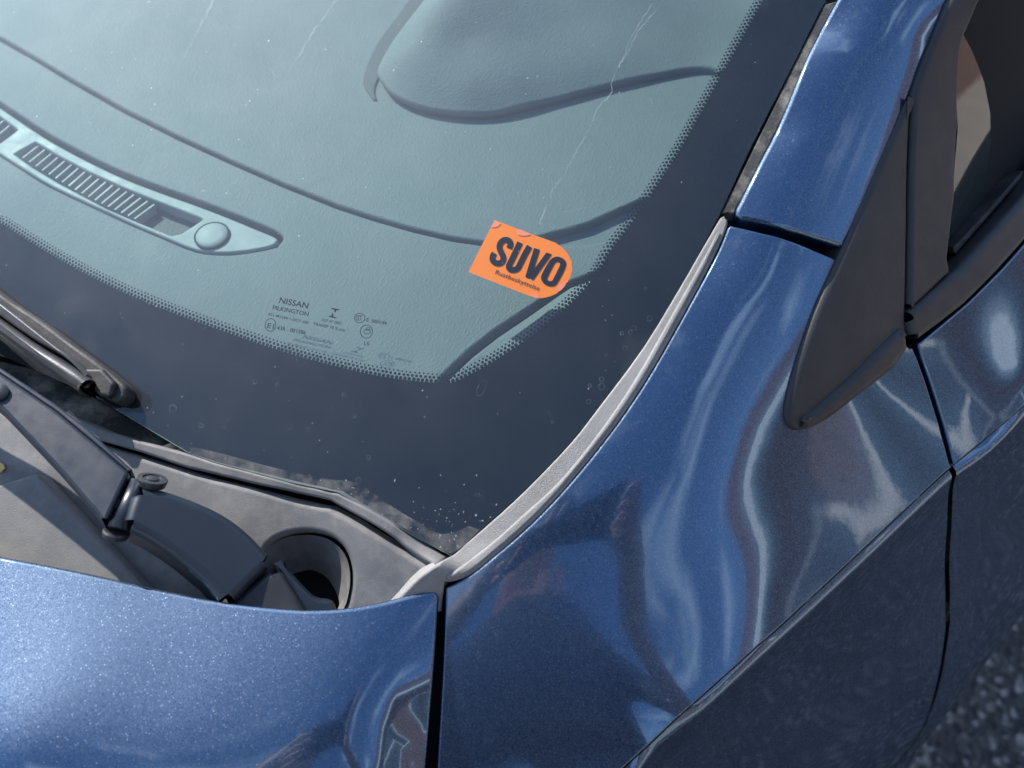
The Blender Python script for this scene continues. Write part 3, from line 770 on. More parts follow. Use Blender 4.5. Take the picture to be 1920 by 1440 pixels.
# rubber seal in the wedge between pane and cowl
sl_px = np.array([(-150, 640), (60, 690), (173, 742), (262, 795), (350, 848), (410, 868), (333, 850), (277, 838), (207, 820), (100, 790), (-150, 720)])
SEAL = Surf(lambda x, y: 1.004+0.0*x)
panel('windscreen_seal', car, M['rubber_dust'], SEAL.px(sl_px), SEAL, step=0.006, edge=0.004, r=0.001, depth=0.01)
under = np.array([(-.7, -.2), (.70, -.2), (.70, .06), (-.7, .06)])
panel('scuttle', car, M['hidden'], under, Surf(lambda x, y: 0.945+0*x), step=0.05, edge=0.05, r=0, depth=0.001)

# grained trim strip along the fender
trim_in = [(1354, 402), (1307, 483), (1280, 530), (1207, 650), (1120, 767), (1073, 827), (1007, 897), (940, 961), (842, 1043), (790, 1076), (747, 1119), (715, 1150)]
trim_out = [(1364, 412), (1362, 428), (1339, 483), (1279, 596), (1206, 723), (1139, 820), (1059, 918), (989, 990), (922, 1048), (881, 1081), (835, 1104)]
ti3 = GLASS.hit(trim_in[:-3])+np.array([0, 0, 0.0022]); to3 = BODY.hit(trim_out)-np.array([0, 0, 0.0010])
TRIM = tps_surf(np.concatenate([ti3, to3, [hz(790, 1076, 1.0085), hz(765, 1100, 1.0045), hz(747, 1119, 1.0015), hz(715, 1150, .997), hz(828, 1140, .993), hz(800, 1112, 1.000), hz(832, 1088, 1.0045)]]), lam=1e-6)
tr_poly = np.concatenate([TRIM.px(spline(trim_in, 3)), TRIM.px([(760, 1170), (829, 1150)]), TRIM.px(spline(trim_out, 3))[::-1]])
trim = panel('fender_trim_strip', car, M['trim'], tr_poly, TRIM, step=0.004, edge=0.0018, r=0.0011, depth=0.006)
rid = spline([(836, 1070), (868, 1054), (925, 1010), (985, 956), (1048, 898), (1120, 810), (1190, 708), (1262, 582), (1320, 478), (1350, 422)], 4)
ro = spline([(1352, 432), (1328, 487), (1270, 594), (1198, 720), (1130, 817), (1052, 912), (982, 984), (917, 1040), (878, 1071), (837, 1092)], 4)
panel('trim_ridge', trim, M['trim'], np.concatenate([TRIM.px(rid, 0.0018), TRIM.px(ro, 0.0018)]), TRIM, off=0.0011, step=0.003, edge=0.0016, r=0.0013, depth=0.003)
# dirty rubber channel between pane and pillar
ch = np.concatenate([spline([(1352, 400), (1410, 283), (1476, 148), (1545, 8)], 4), spline([(1572, 0), (1517, 104), (1470, 215), (1416, 324), (1376, 400)], 4)])
chs = GLASS.offset(-0.0005)
panel('pillar_channel', car, M['rubber_dust'], chs.px(ch), chs, step=0.006, edge=0.003, r=0.0008, depth=0.01)

# ------------------------------------------------------------------ dashboard
line_px = np.array([(0, 72), (67, 110), (133, 150), (233, 207), (333, 257), (433, 303), (533, 347), (633, 387), (700, 409), (773, 430), (850, 448), (920, 458), (1000, 462), (1100, 455), (1210, 432)], float)
dl = DASH.px(line_px)
nrm2 = np.array([(0, 3.4)]*15, float)
up_n = nrm2.copy(); up_n[-3:, 1] = (16, 36, 62); lo_line = DASH.px(line_px+nrm2); hi_line = DASH.px(line_px-up_n)
xs = np.array([-.60, -.4, -.2, 0.0, .10]); yc = dl[0, 1]-GC*dl[0, 0]**2
ext = np.stack([xs, yc+GC*xs**2], 1)
front_edge = np.array([(x, GC*x*x-0.046) for x in (.605, .55, .5, .45, .4, .3, .2, .1, 0, -.1, -.2, -.3, -.4, -.5, -.6)])
right_gap = DASH.px([(1128, 505), (1060, 531), (992, 576), (925, 620), (877, 658), (829, 704), (806, 740)])
dash_front_poly = np.concatenate([ext-[0, .0012], lo_line, right_gap, front_edge])
dash = empty('dashboard', (0, 0, 0)); dash.parent = car
bpy.data.objects.remove(dash)
strip = np.concatenate([spline([(-30, 183), (0, 201), (50, 235), (100, 267), (167, 303), (233, 334), (300, 360), (367, 384), (430, 408), (483, 430), (512, 442), (522, 449)], 3),
                        spline([(516, 457), (500, 463), (460, 470), (417, 473), (367, 468), (300, 441), (250, 420), (200, 397), (100, 350), (50, 320), (0, 288), (-30, 268)], 3)])
DRC = DASH
gro = np.concatenate([spline([(-30, 173), (0, 191), (50, 224), (100, 256), (167, 292), (233, 323), (300, 349), (367, 373), (430, 397), (490, 421), (522, 436), (531, 447)], 3),
                      spline([(520, 462), (500, 467), (460, 474), (417, 477), (367, 471), (300, 444), (250, 423), (200, 400), (100, 353), (50, 323), (0, 291), (-30, 271)], 3)])
def run_left(poly, xl=-0.30):
    # carry a strip on across the dash at the same distance from the glass foot
    a_, b_ = poly[0], poly[-1]; ya, yb = a_[1]-GC*a_[0]**2, b_[1]-GC*b_[0]**2
    xb = np.linspace(b_[0]-.01, xl, 16); xa = np.linspace(xl, a_[0]-.01, 16)
    return np.concatenate([poly, np.stack([xb, yb+GC*xb**2], 1), np.stack([xa, ya+GC*xa**2], 1)])
dash = panel('dashboard', car, M['dash'], dash_front_poly, DASH, step=0.006, edge=0.003, r=0.0016, depth=0.008, holes=[run_left(DASH.px(gro))])
g1 = np.array([(66, 266), (110, 292), (167, 322), (233, 352), (300, 379), (350, 398), (381, 410), (360, 424), (340, 437), (322, 441), (260, 416), (200, 390), (110, 342), (60, 312), (27, 288)], float)
g0 = np.array([(-28, 200), (0, 218), (33, 243), (0, 268), (-28, 250)], float)
so_ = 0.0008
vent = panel('demister_panel', dash, M['dash_light'], run_left(DASH.px(strip, so_)), DASH, off=so_, step=0.004, edge=0.0018, r=0.0012, depth=0.008, holes=[DASH.px(g1, so_), DASH.px(g0, so_)])
panel('demister_duct', dash, M['dark_inside'], DASH.px([(-60, 150), (560, 430), (540, 490), (400, 490), (-60, 290)], -0.012), DASH, off=-0.0085, step=0.02, edge=0.01, r=0, depth=0.001)
def slat(p0, p1):
    a = DASH.hit([p0], -0.001)[0]; b = DASH.hit([p1], -0.001)[0]
    t = (b-a)/np.linalg.norm(b-a); s = np.cross(t, [0, 0, 1.0])*0.00055; d = np.array([0, 0, -0.006])
    V = [a-s, a+s, b+s, b-s, a-s+d, a+s+d, b+s+d, b-s+d]
    link('vent_slat', mesh_np('vent_slat', V, [(0, 3, 2, 1), (4, 5, 6, 7), (0, 1, 5, 4), (1, 2, 6, 5), (2, 3, 7, 6), (3, 0, 4, 7)], smooth=False), M['dash_light'], dash)
for i in range(18):
    u = i/17
    p0 = (73+(289-73)*u, 272+(383-272)*u-6*math.sin(math.pi*u)*0+2*math.sin(math.pi*u)); p1 = (42+(252-42)*u, 296+(410-296)*u+6*math.sin(math.pi*u))
    slat(p0, p1)
for i in range(4):
    slat((-18+i*12, 208+i*9), (-44+i*12, 232+i*8))
sc_ = DASH.hit([(398, 443)], so_)[0]; sn = DASH.normal(DASH.ab(sc_))[0]
disc_stack('sun_sensor', vent if False else dash, M['dash_light'], sc_+sn*so_, sn, [(0.0082, -.002), (0.0082, 0.0003), (0.0078, 0.0006), (0.0055, 0.0008), (0.003, 0.0009), (0.001, 0.00092)])
disc_stack('sensor_ring', dash, M['dark_inside'], sc_+sn*so_, sn, [(0.0092, -.002), (0.0092, 0.00025), (0.0086, 0.0003)])
# rear half of the dash
ext2 = np.stack([xs, yc+GC*xs**2+0.0012], 1)
rear_edge = np.array([(.665, .215), (.66, .32), (.65, .46), (.4, .48), (0, .48), (-.4, .48), (-.62, .46)])
panel('dashboard_rear', dash, M['dash'], np.concatenate([ext2, hi_line, rear_edge]), DASH, step=0.008, edge=0.0035, r=0.0018, depth=0.01)
panel('dash_end_recess', dash, M['dash'], DASH.px([(930, 470), (1000, 475), (1110, 470), (1225, 450), (1240, 350), (1120, 405), (1000, 435), (930, 445)], -0.004), DASH, off=-0.005, step=0.006, edge=0.004, r=0.001, depth=0.004)
panel('dashboard_carrier', dash, M['cabin_grey'], np.array([(x, GC*x*x-0.044) for x in (-.66, -.5, -.3, -.15, 0, .15, .3, .5, .6, .66)]+[(.69, .2), (.68, .5), (-.68, .5)]), DASH, off=-0.0065, step=0.03, edge=0.03, r=0, depth=0.001)
# foot of the inner pillar trim beside the dash
pt = [(1135, 512), (1068, 539), (1001, 585), (935, 630), (886, 668), (838, 714), (820, 752), (920, 760), (1050, 680), (1180, 560), (1230, 440), (1218, 440)]
PT = tps_surf(np.concatenate([DASH.hit(np.array(pt[:7]))+[0, 0, .001], GLASS.hit(np.array(pt[7:]))+[0, 0, -.010]]), lam=1e-6)
panel('pillar_foot_trim', dash, M['dash'], PT.px(pt), PT, step=0.005, edge=0.0025, r=0.0015, depth=0.008)
# instrument hood
rim = [(703, 150), (712, 172), (735, 196), (780, 216), (830, 226), (880, 230), (940, 226), (1040, 201), (1140, 174), (1240, 151), (1300, 140), (1335, 140), (1350, 148)]
rimL = [(865, -65), (842, -32), (820, -2), (780, 42), (745, 80), (718, 118)]
r3 = DASH.hit(rimL+rim)
bp = [p+np.array([0, 0, .004]) for p in r3]
def raised(px, py, h): 
    p = DASH.hit([(px, py)])[0]; return p+np.array([0, 0, h])
bp += [raised(*q) for q in [(735, 140, .013), (756, 160, .017), (800, 192, .013), (880, 200, .013), (960, 195, .011), (1060, 170, .009), (1160, 146, .008), (1260, 125, .006), (1320, 120, .004),
                            (785, 110, .027), (880, 140, .023), (960, 130, .020), (1080, 100, .016), (1180, 90, .012), (1280, 60, .008), (845, 50, .035), (960, 50, .031), (1080, 20, .026), (1200, 0, .018), (1300, -40, .011),
                            (980, -60, .038), (1100, -75, .032), (1250, -75, .020)]]
BIN = tps_surf(bp, lam=3e-7)
bpoly = BIN.ab(np.concatenate([spline(rimL+rim, 5).reshape(-1, 2)*0, ]))[:0] if False else DASH.ab(DASH.hit(spline(rimL+rim, 4)))
tail = np.array([(.645, .37), (.645, .50), (.36, .50)])
panel('instrument_hood', dash, M['dash'], np.concatenate([bpoly, tail]), BIN, step=0.006, edge=0.003, r=0.003, depth=0.03)
gp = np.concatenate([spline([(815, -60), (788, -30), (755, 15), (706, 82), (682, 138), (683, 160), (700, 186)], 4), spline([(706, 186), (704, 160), (730, 110), (790, 35), (830, -15), (865, -62)], 4)])
panel('hood_joint', dash, M['cabin_grey'], DASH.px(gp, .0012), DASH, off=.0012, step=.006, edge=.003, r=.0008, depth=.004)

# ------------------------------------------------------------------ wiper
pA, pB, pC = hz(0, 699, 1.0515), hz(240, 884, 1.0345), hz(198, 978, 1.0308)
ARM = plane_surf(pA, pB, pC)
arm_px = np.array([(-560, 268), (0, 699), (105, 770), (170, 824), (234, 879), (240, 884), (238, 892), (200, 974), (196, 978), (190, 972), (100, 868), (0, 763), (-540, 306)], float)
arm = panel('wiper_arm', car, M['satin_black'], ARM.px(arm_px), ARM, step=0.006, edge=0.003, r=0.0016, depth=0.010, arcs=5)
# folded edge line beside the top face
ed = np.array([(-545, 262), (0, 688), (105, 757), (165, 803), (246, 878), (247, 884), (240, 886), (170, 826), (105, 772), (0, 701), (-555, 272)], float)
panel('arm_side_fold', arm, M['satin_black'], ARM.px(ed, -0.0035), ARM, off=-0.0035, step=0.006, edge=0.003, r=0.0012, depth=0.010)
rv = ARM.hit([(-2, 737)], 0.0)[0]; an_ = ARM.en
disc_stack('rivet', arm, M['black_gloss'], rv, an_, [(0.0042, -0.001), (0.0042, 0.0012), (0.003, 0.002)])
HEAD = plane_surf(hz(272, 912, 1.0335), hz(520, 1058, 1.0065), hz(236, 992, 1.0295))
head_px = np.concatenate([spline([(268, 910), (300, 914), (360, 934), (420, 962), (470, 1000), (512, 1046)], 4), [(511, 1056), (506, 1062)], spline([(470, 1096), (434, 1133), (415, 1128)], 2),
                          spline([(385, 1092), (330, 1046), (280, 1012), (243, 993)], 3), [(230, 984), (232, 972)], spline([(240, 945), (252, 914)], 2)])
head = panel('wiper_arm_head', car, M['satin_black'], HEAD.px(head_px), HEAD, step=0.004, edge=0.002, r=0.0045, depth=0.018, arcs=6)
CAP = plane_surf(hz(508, 1062, 1.0065), hz(575, 1140, .998), hz(436, 1135, 1.0015))
cap_px = np.concatenate([[(509, 1062), (516, 1061)], spline([(530, 1075), (552, 1110), (572, 1150)], 3), [(560, 1180), (470, 1190), (405, 1150), (426, 1128)]])
panel('spindle_cap', head, M['black_gloss'], CAP.px(cap_px), CAP, off=-0.0008, step=0.004, edge=0.002, r=0.004, depth=0.02, arcs=6)
# rear flank of the head next to the cap
FL = plane_surf(hz(480, 1000, .998), hz(633, 1142, .978), hz(545, 1150, .982))
fl_px = np.concatenate([spline([(516, 1042), (534, 1056), (552, 1076), (590, 1115), (622, 1122), (633, 1142)], 3), [(620, 1175), (570, 1180), (545, 1110), (520, 1066), (512, 1050)]])
panel('spindle_shroud', head, M['satin_black'], FL.px(fl_px), FL, step=0.004, edge=0.002, r=0.003, depth=0.02)
# hinge barrel, pin and washers
b0, b1 = hz(262, 906, 1.0285), hz(222, 992, 1.0245)
tube('hinge_barrel', arm, M['satin_black'], [b0, b0+(b1-b0)*.5, b1], 0.0044, 20)
ax = (b0-b1)/np.linalg.norm(b0-b1)
upn = np.array([-0.10, 0.60, 0.79]); upn /= np.linalg.norm(upn)
wc = hz(286, 899, 1.031)
disc_stack('hinge_washer', arm, M['black_gloss'], wc, upn, [(0.0056, -0.0025), (0.0060, -0.001), (0.0062, 0.0002), (0.0060, 0.0006), (0.0042, 0.0007), (0.0040, 0.0002), (0.0028, 0.0002), (0.0026, 0.0007), (0.0022, 0.0009)])
wc2 = hz(218, 998, 1.022)
disc_stack('hinge_washer', arm, M['black_gloss'], wc2, upn, [(0.0050, -0.002), (0.0054, 0.0), (0.0048, 0.0008)])
slotp = [(240, 888), (252, 896), (214, 980), (203, 976)]
SL = Surf(lambda x, y: 1.0275+0*x)
panel('hinge_slot', arm, M['hidden'], SL.px(slotp), SL, step=0.004, edge=0.003, r=0.0006, depth=0.004)
for (a_, b_) in (((228, 918), (236, 924)), ((217, 945), (224, 952))):
    pz = SL.hit([a_], 0.0012)[0]
    disc_stack('hinge_spring_pin', arm, M['blade'], pz, ax, [(0.0013, -0.002), (0.0013, 0.002)], 10)
# blade
def over_glass(pts, h):
    P = GLASS.hit(pts); return P
BL1 = GLASS.offset(0.020)
sp_px = np.concatenate([spline([(-700, 90), (-430, 284), (-160, 478), (-40, 566), (58, 636), (110, 668), (150, 694), (166, 708)], 4), [(168, 716)], spline([(163, 728), (150, 738), (136, 732)], 3), spline([(80, 692), (11, 640), (-60, 586), (-180, 496), (-440, 306), (-712, 108)], 4)])
blade = panel('wiper_blade', car, M['blade'], BL1.px(sp_px), BL1, step=0.004, edge=0.002, r=0.0042, depth=0.012, arcs=6)
fac = np.concatenate([spline([(-690, 76), (-420, 268), (-150, 462), (-20, 552), (86, 634), (130, 668), (157, 694)], 4), [(166, 706)], spline([(150, 692), (110, 664), (58, 634), (-40, 564), (-155, 476), (-425, 282), (-695, 88)], 4)])
BL2 = GLASS.offset(0.0175)
panel('spoiler_top', blade, M['blade'], BL2.px(fac), BL2, step=0.003, edge=0.002, r=0.0012, depth=0.008)
BL3 = GLASS.offset(0.009)
rb = np.concatenate([spline([(-680, 48), (-400, 246), (-130, 446), (0, 548), (80, 602), (131, 640), (190, 683), (228, 714), (236, 726)], 4), spline([(234, 742), (224, 753), (206, 752), (190, 744)], 3), spline([(150, 712), (60, 650), (-20, 590), (-140, 490), (-410, 292), (-690, 92)], 4)])
panel('blade_rubber', blade, M['rubber'], BL3.px(rb), BL3, step=0.004, edge=0.002, r=0.002, depth=0.0085)
BL4 = GLASS.offset(0.0125)
ec = np.array([(150, 690), (190, 690), (214, 716), (205, 745), (186, 742), (160, 722)], float)
panel('blade_end_cap', blade, M['rubber'], BL4.px(ec), BL4, step=0.003, edge=0.002, r=0.0016, depth=0.010)

# ------------------------------------------------------------------ printing on the glass and the sticker
PRINT = GLASS.offset(-0.0051)
def text_outline(s, bold=0.0):
    cu = bpy.data.curves.new('tmp', 'FONT'); cu.body = s; cu.size = 1.0; cu.offset = bold; cu.resolution_u = 3
    ob = bpy.data.objects.new('tmp', cu); COL.objects.link(ob)
    dg = bpy.context.evaluated_depsgraph_get(); dg.update()
    me = ob.evaluated_get(dg).to_mesh()
    V = np.array([(v.co.x, v.co.y) for v in me.vertices]); Fc = [tuple(p.vertices) for p in me.polygons]
    ob.evaluated_get(dg).to_mesh_clear()
    bpy.data.objects.remove(ob); bpy.data.curves.remove(cu)
    return V, Fc
def print_text(name, parent, mat, s, p0, p1, up, surf, bold=0.0):
    """text with its baseline from pixel p0 to p1 and the cap height vector up (pixels)"""
    V, Fc = text_outline(s, bold)
    x0, x1 = V[:, 0].min(), V[:, 0].max(); H = 0.70
    u = (V[:, 0]-x0)/(x1-x0); v = V[:, 1]/H
    px = np.array(p0)+u[:, None]*(np.array(p1)-np.array(p0))+v[:, None]*np.array(up)
    P = surf.hit(px)
    return link(name, mesh_np(name, P, Fc, smooth=False), mat, parent)
def z6(x, y): return (480+x/6, 540+y/6)
for s, a, b, up, bo in (('NISSAN', (257, 165), (580, 232), (17, -62), 0.016), ('PILKINGTON', (185, 238), (588, 318), (10, -45), 0.016),
                    ('AS1-M1244-1-DOT 682', (130, 305), (590, 408), (8, -30), 0.014), ('43R - 001586', (232, 468), (556, 524), (10, -44), 0.016),
                    ('DCF N\u00ba 0003', (735, 372), (955, 414), (8, -30), 0.014), ('TRANSP 70 % min', (640, 415), (1000, 492), (8, -32), 0.016),
                    ('E  000199', (1240, 375), (1468, 420), (8, -38), 0.016), ('L5', (1212, 640), (1268, 648), (8, -40), 0.01),
                    ('E1', (124, 446), (196, 462), (12, -56), 0.012), ):
    print_text('glass_print', wind, M['ink'], s, z6(*a), z6(*b), (up[0]/6, up[1]/6), PRINT, bo)
def ring_px(c, rx, ry, wd, rot=0.0, n=36, a0=0, a1=2*math.pi):
    V = []; 
    for i in range(n+1):
        a = a0+(a1-a0)*i/n
        for k in (0, 1):
            x, y = (rx-wd*k)*math.cos(a), (ry-wd*k)*math.sin(a)
            V.append((c[0]+x*math.cos(rot)-y*math.sin(rot), c[1]+x*math.sin(rot)+y*math.cos(rot)))
    return V, [(2*i, 2*i+2, 2*i+3, 2*i+1) for i in range(n)]
def glyph(Vp, Fc, surf=None, name='glass_print', mat=None, parent=None):
    P = (surf or PRINT).hit(np.array(Vp))
    return link(name, mesh_np(name, P, Fc, smooth=False), mat or M['ink'], parent or wind)
for c, rx, ry, wd in ((z6(163, 416), 64/6, 75/6, 1.3), (z6(1166, 338), 63/6, 56/6, 1.2), (z6(1242, 490), 72/6, 78/6, 1.3), (z6(1252, 492), 40/6, 30/6, 1.2), (z6(1262, 462), 22/6, 20/6, 1.1)):
    glyph(*ring_px(c, rx, ry, wd))
for dx in (-24, 0, 24): glyph(*ring_px(z6(1166+dx, 336), 22/6, 30/6, 1.3, 0.15, 16, math.radians(70), math.radians(290)))
iv = [z6(*q) for q in [(850, 222), (936, 240), (933, 252), (905, 250), (892, 282), (880, 262), (882, 244), (848, 236), (820, 314), (846, 316), (858, 280), (872, 300), (872, 322), (906, 332), (902, 344), (816, 324)]]
glyph(iv, [tuple(range(8)), tuple(range(8, 16))])

ST = GLASS.offset(-0.0042)
def z8(x, y): return (860+x/8, 400+y/8)
st_px = [z8(*q) for q in [(540, 100), (880, 232), (1180, 342), (1330, 395), (1450, 440), (1550, 508), (1640, 608), (1690, 728), (1703, 850), (1680, 940), (1640, 1022), (1590, 1095), (1530, 1158), (1460, 1208), (1380, 1242), (1300, 1264), (1230, 1274), (1160, 1270), (1090, 1250), (700, 1098), (400, 980), (145, 880), (340, 490)]]
stick = panel('windscreen_sticker', None, M['orange'], ST.px(np.array(st_px)), ST, off=0.0, step=0.004, edge=0.0015, r=0, depth=0.0)
tag(stick, 'orange sticker with bold dark lettering and one rounded end behind the windscreen glass', 'sticker')
ST2 = GLASS.offset(-0.0039)
def stroke(path, wd):
    P = np.array(path, float); t = np.gradient(P, axis=0); t /= np.linalg.norm(t, axis=1)[:, None]; n = np.stack([-t[:, 1], t[:, 0]], 1)
    V = []
    for p, q in zip(P, n): V += [tuple(p+q*wd/2), tuple(p-q*wd/2)]
    return V, [(2*i, 2*i+1, 2*i+3, 2*i+2) for i in range(len(P)-1)]
def ink(Vz, Fc, mat='ink', name='sticker_letter', s=None): 
    return glyph([z8(*v) for v in Vz], Fc, s or ST2, name, M[mat], stick)
ink(*stroke(spline([(757, 524), (776, 470), (770, 430), (735, 402), (685, 398), (640, 428), (614, 480), (615, 530), (640, 590), (664, 640), (668, 690), (640, 735), (590, 750), (535, 730), (507, 690), (512, 640), (536, 596)], 5), 88))
ink(*stroke(spline([(921, 438), (850, 585), (772, 745), (752, 790), (762, 828), (800, 846), (850, 842), (890, 815), (925, 750), (1000, 600), (1064, 494)], 5), 88))
ink([(1130, 518), (1217, 545), (1124, 845), (1315, 587), (1397, 612), (1117, 1000), (998, 953)], [(0, 6, 2, 1), (2, 6, 5), (2, 5, 4, 3)])
oo = spline([(1330, 760), (1385, 685), (1470, 648), (1560, 675), (1610, 735), (1590, 835), (1485, 1035), (1425, 1088), (1340, 1085), (1262, 1035), (1236, 970), (1252, 900)], 4, closed=True)
oi = spline([(1425, 775), (1450, 738), (1480, 725), (1510, 735), (1520, 760), (1510, 800), (1415, 990), (1390, 1014), (1362, 1016), (1335, 1000), (1328, 975), (1340, 940)], 4, closed=True)
n_ = len(oo); ink([tuple(q) for q in oo]+[tuple(q) for q in oi], [(i, (i+1) % n_, n_+(i+1) % n_, n_+i) for i in range(n_)])
print_text('sticker_letter', stick, M['ink'], 'Rustbeskyttelse', z8(546, 905), z8(1205, 1160), (24/8, -62/8), ST2, 0.0)
for q in ([(540, 102), (630, 150), (600, 190), (540, 212), (492, 205)], [(870, 245), (920, 240), (1060, 298), (1080, 315), (1040, 332), (960, 338), (890, 322), (872, 285)],
          [(1620, 1015), (1560, 1040), (1500, 1090), (1475, 1150), (1480, 1175), (1535, 1155), (1600, 1080)], [(1060, 1225), (1100, 1210), (1165, 1212), (1205, 1240), (1210, 1272), (1150, 1266), (1095, 1248)]):
    ink(q, [tuple(range(len(q)))], 'orange_lifted', 'lifted_patch', ST2)

# ------------------------------------------------------------------ rest of the car, beyond the frame
rs = lambda y: np.interp(y, [.7, .95, 1.3, 2.0, 2.4], [.585, .60, .60, .58, .55])
Vr = []; ny, nx = 30, 16
for j in range(ny+1):
    y = .775+(2.4-.775)*j/ny
    for i in range(nx+1):
        u = -1+2*i/nx; x = u*rs(y)
        Vr.append((x, y+ (-GC*0.10*0)*x, 1.466+.05*math.sin(math.pi*min(1, (y-.775)/1.6)/1.2)-.05*u**4-0.02*u*u))
link('roof', mesh_np('roof', Vr, [(j*(nx+1)+i, j*(nx+1)+i+1, (j+1)*(nx+1)+i+1, (j+1)*(nx+1)+i) for j in range(ny) for i in range(nx)]), M['paint'], car)
tub = [(-.68, .5, .95), (.68, .5, .95), (.74, 2.3, .95), (-.74, 2.3, .95), (-.68, .5, .35), (.68, .5, .35), (.74, 2.3, .35), (-.74, 2.3, .35)]
link('cabin_floor', mesh_np('cabin_floor', tub, [(4, 5, 6, 7), (0, 4, 7, 3), (1, 2, 6, 5), (3, 7, 6, 2), (0, 1, 5, 4)], smooth=False), M['interior'], car)
qs = np.array([crease_at(y) for y in np.linspace(1.58, 1.204, 30)]); qd = bab(qs); qd[:, 0] -= LIP
panel('rear_door', car, M['paint'], np.concatenate([bab([onb(.833, 1.204), onb(.833, 1.4), onb(.833, 1.58)]), qd]), BODY, step=0.02, edge=0.01, r=0.0012, depth=0.012)
side_skin('rear_door_side', car, 1.2045, 1.58, ny=30, nz=30)
# nose below the hood's front edge
fr_ = np.concatenate([front[3:], (front[3:]*np.array([-1, 1]))[::-1][1:]])
Vn = []; kz = 8
for j in range(kz+1):
    for x, y in fr_:
        z0 = float(HOOD.fn(np.array([abs(x)]), np.array([y]))[0])-0.006; u = j/kz
        Vn.append((x*(1+.12*math.sin(math.pi*u)), y-.10*math.sin(math.pi*min(1, u*0.8)), z0+(0.22-z0)*u))
nf = len(fr_)
link('front_bumper', mesh_np('front_bumper', Vn, [(j*nf+i, (j+1)*nf+i, (j+1)*nf+i+1, j*nf+i+1) for j in range(kz) for i in range(nf-1)]), M['paint'], car)
wh = np.array([.80, -.33, .33])
def torus_wheel(c):
    wobj = disc_stack('front_wheel', car, M['rubber'], c, (1, 0, 0), [(.20, -.10), (.30, -.10), (.325, -.075), (.33, 0), (.325, .06), (.30, .085), (.225, .085), (.215, .05)], 48)
    disc_stack('rim', wobj, flat('alloy', (.45, .45, .46), .35, metallic=.9), c, (1, 0, 0), [(.215, .03), (.212, .07), (.20, .075), (.18, .045), (.06, .04), (.05, .06), (.02, .062)], 40)
torus_wheel(wh)
for o_ in list(car.children):
    if o_.name.split('.')[0] in ('front_fender', 'fender_side', 'front_door', 'a_pillar', 'fender_corner_moulding', 'fender_trim_strip', 'rear_door', 'rear_door_side', 'front_wheel', 'pillar_channel'):
        c_ = o_.copy(); COL.objects.link(c_); c_.parent = car; c_.scale = (-1, 1, 1)
        for g_ in o_.children:
            d_ = g_.copy(); COL.objects.link(d_); d_.parent = c_
box('underbody', car, M['hidden'], (-.72, -.70, .22), (.72, 2.3, .34))

# ------------------------------------------------------------------ brick house across the drive
def brick_mat():
    m, t, o = mat_new('red brick')
    p = N(t, 'ShaderNodeBsdfPrincipled'); setin(p, Roughness=0.85)
    sep = N(t, 'ShaderNodeSeparateXYZ'); L(t, objco(t), sep.inputs[0])
    cmb = N(t, 'ShaderNodeCombineXYZ'); L(t, math2(t, 'ADD', sep.outputs[0], sep.outputs[1]), cmb.inputs[0]); L(t, sep.outputs[2], cmb.inputs[1])
    b = N(t, 'ShaderNodeTexBrick'); L(t, cmb.outputs[0], b.inputs['Vector'])
    b.inputs['Scale'].default_value = 1.0; b.inputs['Brick Width'].default_value = 0.24; b.inputs['Row Height'].default_value = 0.067; b.inputs['Mortar Size'].default_value = 0.006
    b.inputs['Color1'].default_value = (0.17, 0.065, 0.05, 1); b.inputs['Color2'].default_value = (0.12, 0.048, 0.04, 1); b.inputs['Mortar'].default_value = (0.20, 0.185, 0.165, 1)
    L(t, b.outputs['Color'], p.inputs['Base Color']); L(t, bump(t, b.outputs['Fac'], -0.6, 0.008), p.inputs['Normal'])
    L(t, p.outputs[0], o.inputs[0]); return m
M['brick'] = brick_mat()
M['white_paint'] = plastic('white painted wood', (0.78, 0.78, 0.76), 0.45, var=0.04)
M['roof'] = plastic('dark red roof tile', (0.13, 0.055, 0.045), 0.75, grain=0.6, gscale=12, var=0.3)
M['pane'] = flat('window pane', (0.03, 0.035, 0.04), 0.05, 0.5)
HX = 6.5
house = empty('brick_house', (HX+3, 3, 0), 'red brick house with white window frames, mirrored in the car paint', 'house')
def hbox(name, mat, lo, hi, parent=house, bev=0.0):
    o = box(name, parent, mat, [lo[0]-HX-3, lo[1]-3, lo[2]], [hi[0]-HX-3, hi[1]-3, hi[2]], bev); return o
hbox('wall', M['brick'], (HX, -5, 0), (HX+7, 21, 2.75))
for y in (-3.2, -0.4, 2.6, 5.2, 8.6, 11.2, 14.5, 18.0):
    wd = 1.5
    f_ = hbox('window', M['white_paint'], (HX-0.03, y-wd/2, 0.95), (HX+.05, y+wd/2, 2.25), bev=.01)
    for k in (0, 1):
        a = y-wd/2+.07+k*(wd/2-.035); hbox('pane', M['pane'], (HX-0.034, a, 1.02), (HX-.02, a+wd/2-.105, 2.18), f_)
for o_ in bpy.data.objects:
    if o_.name.startswith('pane') and o_.parent: o_.location = (0, 0, 0)
hbox('gutter', M['white_paint'], (HX-.55, -5.4, 2.62), (HX-.40, 21.4, 2.78), bev=.02)
hbox('soffit', M['white_paint'], (HX-.42, -5.4, 2.72), (HX+.02, 21.4, 2.75))
rv_ = [(-3.5, -8.4, 2.78), (-3.5, 18.4, 2.78), (0.5, 18.4, 4.9), (0.5, -8.4, 4.9), (4.5, -8.4, 2.78), (4.5, 18.4, 2.78)]
link('roof_slopes', mesh_np('roof_slopes', rv_, [(0, 3, 2, 1), (3, 4, 5, 2), (0, 4, 3), (1, 2, 5)], smooth=False), M['roof'], house)

